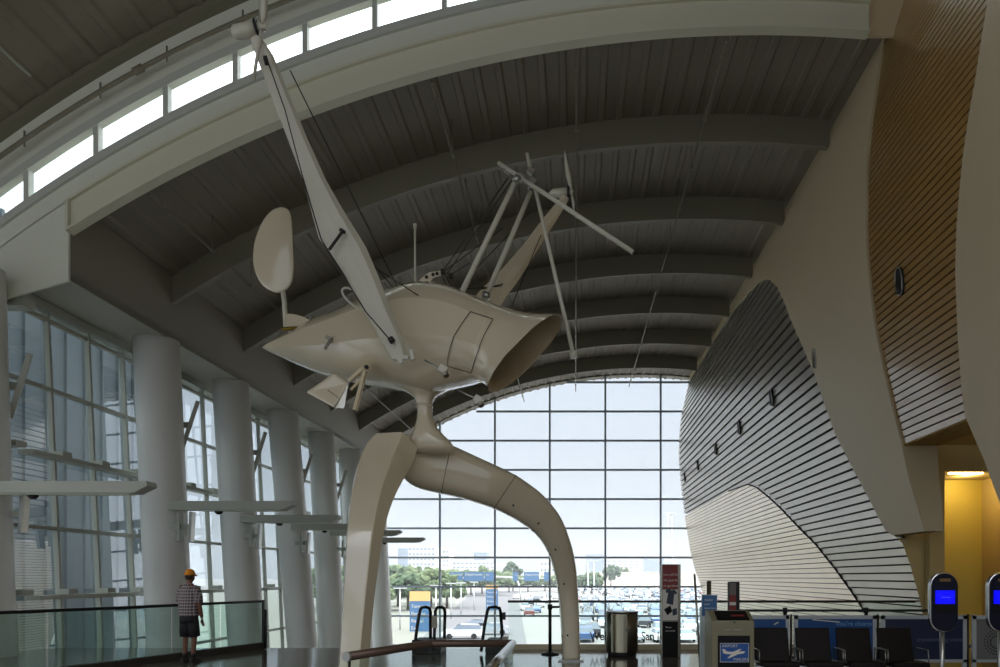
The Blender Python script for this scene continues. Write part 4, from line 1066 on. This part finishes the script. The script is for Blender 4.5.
rp = n.nodes.new('ShaderNodeValToRGB'); rp.color_ramp.elements[0].color = srgb(74, 58, 60); rp.color_ramp.elements[1].color = srgb(160, 150, 150)
n.links.new(ad.outputs[0], rp.inputs[0]); n.links.new(rp.outputs[0], p.inputs['Base Color']); M['check'] = m
def ering(cx, cy, z, a, b, n=28): return [Vector((cx+a*math.cos(t), cy+b*math.sin(t), z)) for t in [2*PI*k/n for k in range(n)]]
bm = NB(); rings(bm, [ering(0, 0, .90, .225, .175), ering(0, 0, 1.0, .235, .19), ering(0, .01, 1.15, .235, .185), ering(0, 0, 1.30, .225, .165), ering(0, -.01, 1.40, .215, .14), ering(0, -.01, 1.46, .16, .11), ering(0, .0, 1.51, .075, .085)], cap=False)
sh = obj('shirt', bm, 'check', r)
for s, el in ((-1, (-.25, .02, 1.17)), (1, (.262, -.01, 1.15))):
    bm = NB(); tube(bm, [(s*.13, -.005, 1.415), (s*.195, 0, 1.37), (s*.235, .005, 1.28), el], [.10, .098, .09, .088], 14, cap=False); obj('sleeve', bm, 'check', sh)
bm = NB(); tube(bm, [Vector((.085*math.cos(t), .0+.085*math.sin(t), 1.51)) for t in [2*PI*k/16 for k in range(17)]], .018, 6); obj('collar', bm, 'check', sh)
shortm = mat('dark_shorts', srgb(30, 30, 32), .8)
bm = NB(); rings(bm, [ering(0, 0, .98, .19, .15), ering(0, 0, .84, .205, .165), ering(0, 0, .77, .20, .16)])
for s, cy in ((-1, .015), (1, .05)):
    tube(bm, [(s*.095, 0, .86), (s*.10, cy*.5, .68), (s*.105, cy, .50)], [.115, .118, .112], 16)
obj('shorts', bm, shortm, r)
# hands
def hand(wr, d, side, curl, root):
    wr = Vector(wr); d = Vector(d).normalized(); up = Vector((0, 0, 1)); sd_ = Vector((0, 1, 0)) if abs(d.z) > .7 else Vector((1, 0, 0))
    sd_ = (sd_-d*sd_.dot(d)).normalized(); nn = d.cross(sd_)
    ch = [wr, wr+d*.05, wr+d*.085]; ed = [(0, 1), (1, 2)]; ra = [(.026, .02), (.036, .016), (.038, .014)]
    for i, (o_, L) in enumerate(((-.028, .068), (-.010, .078), (.010, .073), (.027, .058))):
        b0 = len(ch); ch += [wr+d*.09+sd_*o_, wr+d*(.09+L*.5)+sd_*o_*1.1+nn*curl*L*.35, wr+d*(.09+L*.85)+sd_*o_*1.1+nn*curl*L*.9]; ra += [.0095, .009, .0075]; ed += [(2, b0), (b0, b0+1), (b0+1, b0+2)]
    b0 = len(ch); ch += [wr+d*.035-sd_*.035, wr+d*.065-sd_*.058+nn*curl*.02, wr+d*.09-sd_*.06+nn*curl*.035]; ra += [.013, .011, .009]; ed += [(1, b0), (b0, b0+1), (b0+1, b0+2)]
    return skin_obj('hand', ch, ed, ra, skin, root, 1)
hand((.262, .09, .85), (.0, .15, -1), 1, .5, r); hand((-.215, .23, .99), (.15, .9, .1), -1, -.4, r)
for s, cy in ((-1, -.01), (1, .03)):
    bm = NB(); rs = []
    for yy, hw, hh in ((-.10, .03, .06), (-.085, .042, .10), (-.02, .046, .11), (.06, .048, .085), (.14, .050, .06), (.19, .038, .045), (.205, .02, .03)):
        rs.append([Vector((s*.095+a*hw, cy+yy, b*hh)) for a, b in ((-1, 0), (-1, .55), (-.6, 1), (.6, 1), (1, .55), (1, 0))])
    rings(bm, rs); so = obj('shoe', bm, mat('dark_shoe', srgb(36, 32, 30), .7), r)
    bm = NB(); tube(bm, [(s*.097, cy+0, .10), (s*.097, cy, .17)], .052, 12); obj('sock', bm, shortm, so)

# ================================================================ OUTSIDE
GZ = EYE-7.15
def ground(name, pts, z, m, **k):
    bm = NB(); bm.faces.new([bm.verts.new((x, y, z)) for x, y in pts]); return struct(name, bm, m)
ground('ground', [(-1500, 44), (1500, 44), (1500, 2500), (-1500, 2500)], GZ, mat('asphalt', srgb(128, 127, 124), .9, noise=.06, nscale=.2))
ground('ground_road', [(-14, 50), (-3, 50), (-30, 360), (-52, 360)], GZ+.03, mat('road', srgb(104, 104, 106), .9))
ground('ground_verge', [(-60, 60), (-16, 60), (-56, 360), (-240, 360)], GZ+.02, mat('verge', srgb(120, 122, 112), 1))
# outside left: added dark wall that blocks the sky behind the glass
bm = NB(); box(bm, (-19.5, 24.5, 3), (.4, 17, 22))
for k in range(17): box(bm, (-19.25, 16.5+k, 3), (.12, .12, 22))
struct('wall_sky_blocker', bm, mat('sky_blocker_grey', srgb(74, 84, 90), .7))
# summer haze over the distance
hm = bpy.data.materials.new('haze'); hm.use_nodes = True; hn = hm.node_tree; hn.nodes.clear()
ho = hn.nodes.new('ShaderNodeOutputMaterial'); hv = hn.nodes.new('ShaderNodeVolumeScatter'); hv.inputs['Density'].default_value = .0006; hv.inputs['Color'].default_value = (.80, .83, .88, 1); hv.inputs['Anisotropy'].default_value = .3
hn.links.new(hv.outputs[0], ho.inputs['Volume'])
bm = NB(); box(bm, (0, 660, 20), (1400, 1200, 75)); tag(obj('haze', bm, hm), 'pale summer haze over the parking lot and the buildings', 'haze', kind='stuff')
# cars
carbm = None
tire = mat('tyre', srgb(30, 30, 30), .8); cglass = mat('car_glass', srgb(96, 110, 124), .1, spec=.8)
def car_parts(kind):
    Lh = 2.3
    if kind == 0: low = [(-2.25, .35), (-2.28, .75), (-2.1, .95), (-1.2, 1.0), (.9, 1.0), (1.9, .88), (2.25, .7), (2.28, .35)]; cab = [(-1.75, .97), (-1.1, 1.42), (.25, 1.45), (1.05, 1.0)]
    else: low = [(-2.3, .4), (-2.33, 1.0), (-2.2, 1.08), (-1.2, 1.1), (.9, 1.1), (2.0, 1.0), (2.3, .8), (2.33, .4)]; cab = [(-2.2, 1.08), (-1.95, 1.66), (.2, 1.72), (1.1, 1.1)]
    return low, cab
paints = {'white': mat('paint_white', srgb(236, 238, 240), .25, coat=.6), 'silver': mat('paint_silver', srgb(190, 196, 202), .3, metal=.3, coat=.6), 'blue': mat('paint_blue', srgb(60, 92, 140), .3, coat=.6), 'black': mat('paint_black', srgb(52, 56, 62), .3, coat=.6), 'red': mat('paint_red', srgb(128, 64, 60), .3, coat=.6)}
def fill_body(bm, kind):
    low, cab = car_parts(kind)
    rings(bm, [[Vector((x, y, z)) for y, z in low] for x in (-.9, -.86, .86, .9)], smooth=False)
    top = [(cab[1][0], cab[1][1]-.06), (cab[1][0]+.1, cab[1][1]), (cab[2][0]-.1, cab[2][1]), (cab[2][0], cab[2][1]-.06)]
    rings(bm, [[Vector((x, y, z)) for y, z in top] for x in (-.66, .66)], smooth=False)
def fill_windows(bm, kind, mi=0):
    low, cab = car_parts(kind)
    a = [bm.verts.new((-.82, y, z)) if z < 1.2 else bm.verts.new((-.64, y, z-.03)) for y, z in cab]; b = [bm.verts.new((.82, y, z)) if z < 1.2 else bm.verts.new((.64, y, z-.03)) for y, z in cab]
    fs = [bm.faces.new(a), bm.faces.new(b[::-1])]+[bm.faces.new((a[i], b[i], b[(i+1) % 4], a[(i+1) % 4])) for i in range(4)]
    for f in fs: f.material_index = mi
def fill_wheel(bm, sx_, sy_, mi=0): tube(bm, [(sx_*.92, sy_, .33), (sx_*.70, sy_, .33)], .33, 14, mi=mi)
car_far = {}; car_near = {}
for kind in (0, 1):
    for cn, pm in paints.items():
        bm = NB(); fill_body(bm, kind); fill_windows(bm, kind, 1)
        for sx_ in (-1, 1):
            for sy_ in (-1.4, 1.4): fill_wheel(bm, sx_, sy_, 2)
        me = bpy.data.meshes.new('car'); bmesh.ops.recalc_face_normals(bm, faces=bm.faces); bm.to_mesh(me); bm.free()
        for q in (pm, cglass, tire): me.materials.append(q)
        car_far[(kind, cn)] = me
        bm = NB(); fill_body(bm, kind); bmesh.ops.recalc_face_normals(bm, faces=bm.faces); m1_ = bpy.data.meshes.new('body'); bm.to_mesh(m1_); bm.free(); m1_.materials.append(pm)
        car_near[(kind, cn)] = m1_
wm = {}
for kind in (0, 1):
    bm = NB(); fill_windows(bm, kind); bmesh.ops.recalc_face_normals(bm, faces=bm.faces); me = bpy.data.meshes.new('windows'); bm.to_mesh(me); bm.free(); me.materials.append(cglass); wm[kind] = me
wh = []
for sx_ in (-1, 1):
    for sy_ in (-1.4, 1.4):
        bm = NB(); fill_wheel(bm, sx_, sy_); me = bpy.data.meshes.new('wheel'); bm.to_mesh(me); bm.free(); me.materials.append(tire); wh.append(me)
def put_car(x, y, rz, kind, cn, label, group, near=False):
    if near:
        r = bpy.data.objects.new('car', None); COL.objects.link(r)
        b = bpy.data.objects.new('body', car_near[(kind, cn)]); COL.objects.link(b); b.parent = r
        g = bpy.data.objects.new('windows', wm[kind]); COL.objects.link(g); g.parent = r
        for me in wh: o = bpy.data.objects.new('wheel', me); COL.objects.link(o); o.parent = r
    else:
        r = bpy.data.objects.new('car', car_far[(kind, cn)]); COL.objects.link(r)
    r.location = (x, y, GZ+.03); r.rotation_euler = (0, 0, rz)
    return tag(r, label, 'car', group)
cols = ['white', 'white', 'silver', 'silver', 'blue', 'black', 'white', 'red', 'silver', 'black', 'silver', 'blue', 'white', 'silver', 'black', 'white', 'blue', 'silver', 'black', 'white']
rng = random.Random(3)
ORD = ['nearest', 'second nearest', 'third nearest', 'fourth nearest', 'fifth nearest', 'sixth nearest', 'seventh nearest', 'eighth nearest', 'ninth nearest', 'tenth nearest', 'eleventh nearest', 'twelfth nearest', 'thirteenth nearest', 'fourteenth nearest', 'fifteenth nearest', 'sixteenth nearest', 'seventeenth nearest']
NUM = ['', 'one', 'two', 'three', 'four', 'five', 'six', 'seven', 'eight', 'nine', 'ten', 'eleven', 'twelve', 'thirteen', 'fourteen', 'fifteen', 'sixteen']
y = 78.0; row = 0; cnt = 0
while y < 420 and cnt < 285:
    xa = XP(583, y) if y < 200 else XP(576, y); xb = XP(712, y)
    x = xa+rng.random()*1.2; slot = 0
    while x < xb:
        if rng.random() < (.82 if y > 95 else .8):
            cn = rng.choice(cols); kd = rng.randint(0, 1); near = y < 108; slot += 1
            zone = 'near rows' if y < 108 else ('middle rows' if y < 190 else 'far rows')
            put_car(x, y+rng.uniform(-.3, .3), rng.choice((0, PI))+rng.uniform(-.04, .04), kd, cn, ('%s %s in the %s parking row, number %s from the left' % (cn, ('saloon car', 'tall car')[kd], ORD[row], NUM[slot]) if y < 190 and slot < 16 else '%s %s parked in the far rows of the lot behind the end window' % (cn, ('saloon car', 'tall car')[kd])), '%s %s cars in the %s' % (cn, ('low', 'tall')[kd], zone), near); cnt += 1
        x += 2.75 if y < 200 else 3.4
    y += (6.2 if row % 2 == 0 else 9.5) if y < 200 else 17; row += 1
put_car(XP(462, 81), 81, PI/2+.1, 1, 'white', 'white tall car driving just beyond the escalators', None, True)
put_car(XP(490, 86), 87, PI/2+.1, 0, 'silver', 'silver car behind the right escalator end', None, True)
put_car(XP(474, 94), 94, PI/2+.1, 0, 'black', 'dark car just behind the white car beyond the escalators', None, True)
for i, (px, y) in enumerate([(533, 260), (540, 240), (527, 220), (536, 200), (544, 190), (530, 175), (540, 165), (525, 150), (536, 140), (529, 128), (516, 230), (549, 250), (556, 230)]):
    cn = cols[(i*3) % 10]; put_car(XP(px, y), y, .1, i % 2, cn, '%s car queued on the road left of the arch leg' % cn, '%s cars queued on the road' % cn)
# lamp posts
lp = mat('lamp_post_grey', srgb(206, 208, 208), .5)
for i, (px, D, hh, lab) in enumerate([(400, 95, 5.6, 'white lamp post beside the orange topped pylon, the left one'), (436, 105, 5.8, 'white lamp post between pylon and left escalator'), (451, 120, 6, 'white lamp post right of the left escalator'), (461, 130, 6, 'second white lamp post right of the left escalator'), (474, 150, 6, 'short white lamp post under the big road sign'), (588, 120, 10, 'lamp post with twin heads just right of the arch leg'), (594, 125, 10, 'second twin headed lamp post right of the arch leg'), (672, 110, 17, 'tall lamp post behind the totem sign'), (668, 172.5, 23, 'tallest thin lamp post above the totem sign'), (640, 230, 16, 'thin lamp post over the white warehouse')]):
    x = XP(px, D); r = thing('lamp_post', (x, D, GZ), lab, 'lamp post')
    bm = NB(); tube(bm, [(x, D, GZ), (x, D, GZ+hh)], [.14, .09], 8); part('pole', bm, lp, r)
    bm = NB(); box(bm, (x, D, GZ+hh+.05), (1.7, .4, .18)); part('lamp_head', bm, lp, r)
# pylon and overhead road signs
sblue = mat('road_sign_blue', srgb(74, 112, 152), .5); sor = mat('sign_orange', srgb(226, 182, 120), .5)
for (pa, pb, yt, ym_, ybt, D, lab) in [(410, 430, 591.5, 601, 630, 92, 'blue pylon sign with an orange top left of the escalators'), (486, 498, 585, 589, 604, 150, 'smaller blue pylon sign with orange top, farther along the road')]:
    x0, x1 = XP(pa, D), XP(pb, D); z = lambda q: EYE+(VY-q)*D/F
    r = thing('pylon_sign', ((x0+x1)/2, D, GZ), lab, 'sign')
    bm = NB(); box(bm, ((x0+x1)/2, D, (z(ym_)+GZ)/2), (x1-x0, .4, z(ym_)-GZ)); b_ = part('blue_panel', bm, sblue, r)
    bm = NB(); box(bm, ((x0+x1)/2, D, (z(yt)+z(ym_))/2), (x1-x0, .42, z(yt)-z(ym_))); part('orange_panel', bm, sor, r)
    for i, s in enumerate(('Terminal', 'Parking', 'Rental', 'Exit')): text(s, (x0+.2, D-.22, z(ym_)-.9-i*.95), .65*(x1-x0)/2.7, wht, b_, r)
for (pa, pb, panels, D, lab) in [(446, 501, [(450, 463), (464, 484), (485, 494)], 170, 'wide blue overhead road sign on a curved mast'), (502, 560, [(513, 518), (524, 539), (544, 549)], 210, 'farther blue overhead road signs on a curved mast')]:
    z = lambda q: EYE+(VY-q)*D/F
    x0, x1 = XP(pa, D), XP(pb, D)
    r = thing('overhead_sign', (x0, D, GZ), lab, 'road sign')
    bm = NB()
    if pa == 446: tube(bm, [(XP(441, D), D, GZ), (XP(441.5, D), D, z(590)), (XP(445, D), D, z(582)), (XP(450, D), D, z(578)), (XP(494, D), D, z(577.5))], .25, 8)
    else: tube(bm, [(XP(521, D), D, GZ), (XP(520, D), D, z(588)), (XP(517, D), D, z(580)), (XP(512, D), D, z(577.5)), (XP(496, D), D, z(577))], .28, 8); tube(bm, [(XP(521, D), D, z(579)), (XP(551, D), D, z(578))], .2, 6)
    part('mast', bm, lp, r)
    for i, (a, b) in enumerate(panels):
        bm = NB(); box(bm, ((XP(a, D)+XP(b, D))/2, D-.4, z(576.5)), (XP(b, D)-XP(a, D), .15, 9*D/F)); pp = part('sign_panel', bm, sblue, r)
        text(('Terminal', 'Departures', 'Exit')[i], (XP(a, D)+.3, D-.5, z(575.5)), 2.2*(XP(b, D)-XP(a, D))/9 if i != 1 else .9, wht, pp, r)
# trees
leaf = [mat('leaves_%d' % i, c, 1, noise=.25, nscale=.8) for i, c in enumerate((srgb(88, 104, 72), srgb(104, 118, 84), srgb(76, 94, 70)))]
bark = mat('bark', srgb(96, 82, 66), .9)
def tree(x, D, hgt, wdt, k, lab, grp):
    r = thing('tree', (x, D, GZ), lab, 'tree', grp)
    bm = NB(); rr = random.Random(k*13+5)
    for i in range(34):
        a = rr.uniform(0, 2*PI); q = rr.uniform(0, .95)**.6*wdt/2; s = rr.uniform(.12, .24)*wdt
        cz = GZ+hgt*(.40+rr.uniform(0, .48)*(1-.5*(2*q/wdt)**2))
        mt_ = Matrix.Translation((x+q*math.cos(a), D+q*math.sin(a), cz)) @ Matrix.Diagonal((s, s, min(s, hgt*.2), 1))
        g = bmesh.ops.create_icosphere(bm, subdivisions=2, radius=.62, matrix=mt_)
        for v in g['verts']: v.co += Vector((rr.uniform(-1, 1), rr.uniform(-1, 1), rr.uniform(-1, 1)))*s*.2
    part('crown', bm, leaf[k % 3], r, smooth=False)
    bm = NB(); tube(bm, [(x, D, GZ), (x, D, GZ+hgt*.5)], [.35, .2], 7); part('trunk', bm, bark, r)
rt = random.Random(11); k = 0
tl = []
for (px, D, hgt, wd_) in [(383, 150, 8, 9), (398, 170, 9, 11), (408, 150, 8.5, 9), (421, 190, 10, 12), (431, 165, 10.5, 11), (440, 180, 8.5, 11), (447, 160, 8, 9), (372, 140, 9, 9), (360, 150, 9, 10), (462, 260, 11, 14), (482, 300, 12, 15), (471, 280, 10, 12), (496, 270, 10, 12), (509, 330, 10, 14), (513, 350, 17, 10), (528, 340, 9, 13), (545, 360, 9, 14), (585, 300, 9, 12), (592, 320, 10, 13), (560, 330, 9, 12), (611, 405, 16, 11), (624, 455, 17, 8), (404, 240, 12, 14), (390, 230, 12, 14), (418, 260, 12, 15), (450, 300, 11, 16), (345, 160, 10, 12), (330, 150, 10, 12)]:
    D_ = D; tree(XP(px, D), D, hgt, wd_, k, ('broad green tree beyond the road in the left half of the end window' if px < 455 else ('pale green tree in the row behind the overhead signs' if px < 580 else 'small green tree beside the white warehouse')), 'trees left of the road' if px < 455 else ('trees behind the signs' if px < 580 else 'trees by the warehouse')); k += 1
# buildings
def building(px0, px1, ytop, D, m, lab, win=True, dep=25, rows=4, cs=6):
    x0, x1 = XP(px0, D), XP(px1, D); zt = EYE+(VY-ytop)*D/F; r = thing('building', ((x0+x1)/2, D, GZ), lab, 'building')
    bm = NB(); box(bm, ((x0+x1)/2, D+dep/2, (zt+GZ)/2), (x1-x0, dep, zt-GZ)); part('walls', bm, m, r)
    bm = NB(); box(bm, ((x0+x1)/2, D+dep/2, zt+.3), (x1-x0+.6, dep+.6, .6)); part('roof', bm, m, r)
    if win:
        for i in range(rows):
            bm = NB(); z = zt-(zt-GZ)*.5*(i+.6)/rows
            for c in range(cs): box(bm, (x0+(x1-x0)*(c+.5)/cs, D-.05, z), ((x1-x0)/cs*.6, .2, (zt-GZ)*.5/rows*.4))
            part('window_row', bm, bwin, r)
bw = mat('concrete_white', srgb(206, 208, 208), .8); bb = mat('concrete_blue', srgb(140, 156, 172), .8); bc = mat('concrete_cream', srgb(220, 214, 200), .8); bwin = mat('far_windows', srgb(130, 142, 156), .3)
building(408, 435, 546, 520, bw, 'tall white block above the trees at left', cs=7); building(398, 410, 549, 560, bb, 'blue grey block left of the tall white one', rows=3, cs=3); building(436, 449, 549, 600, bc, 'cream tower just right of the tall white block', cs=4)
building(452, 494, 561, 620, bw, 'low white office block behind the overhead sign', rows=3, cs=10); building(474, 486, 553, 680, bb, 'blue topped block rising behind the low offices', rows=2, cs=4); building(540, 562, 560, 600, bc, 'pale block beside the arch leg', rows=2)
building(586, 604, 555, 900, bb, 'bluish distant tower just right of the arch leg'); building(606, 640, 560, 950, mat('haze_pink', srgb(206, 200, 200), .8), 'wide hazy distant block over the parking lot'); building(645, 664, 558, 1000, bb, 'hazy distant block left of the totem sign')
building(600, 720, 573, 430, mat('warehouse', srgb(226, 218, 208), .8), 'long low white warehouse behind the parking lot', win=False, dep=60)
building(500, 590, 579, 480, bw, 'low pale shed behind the queue of cars', win=False)
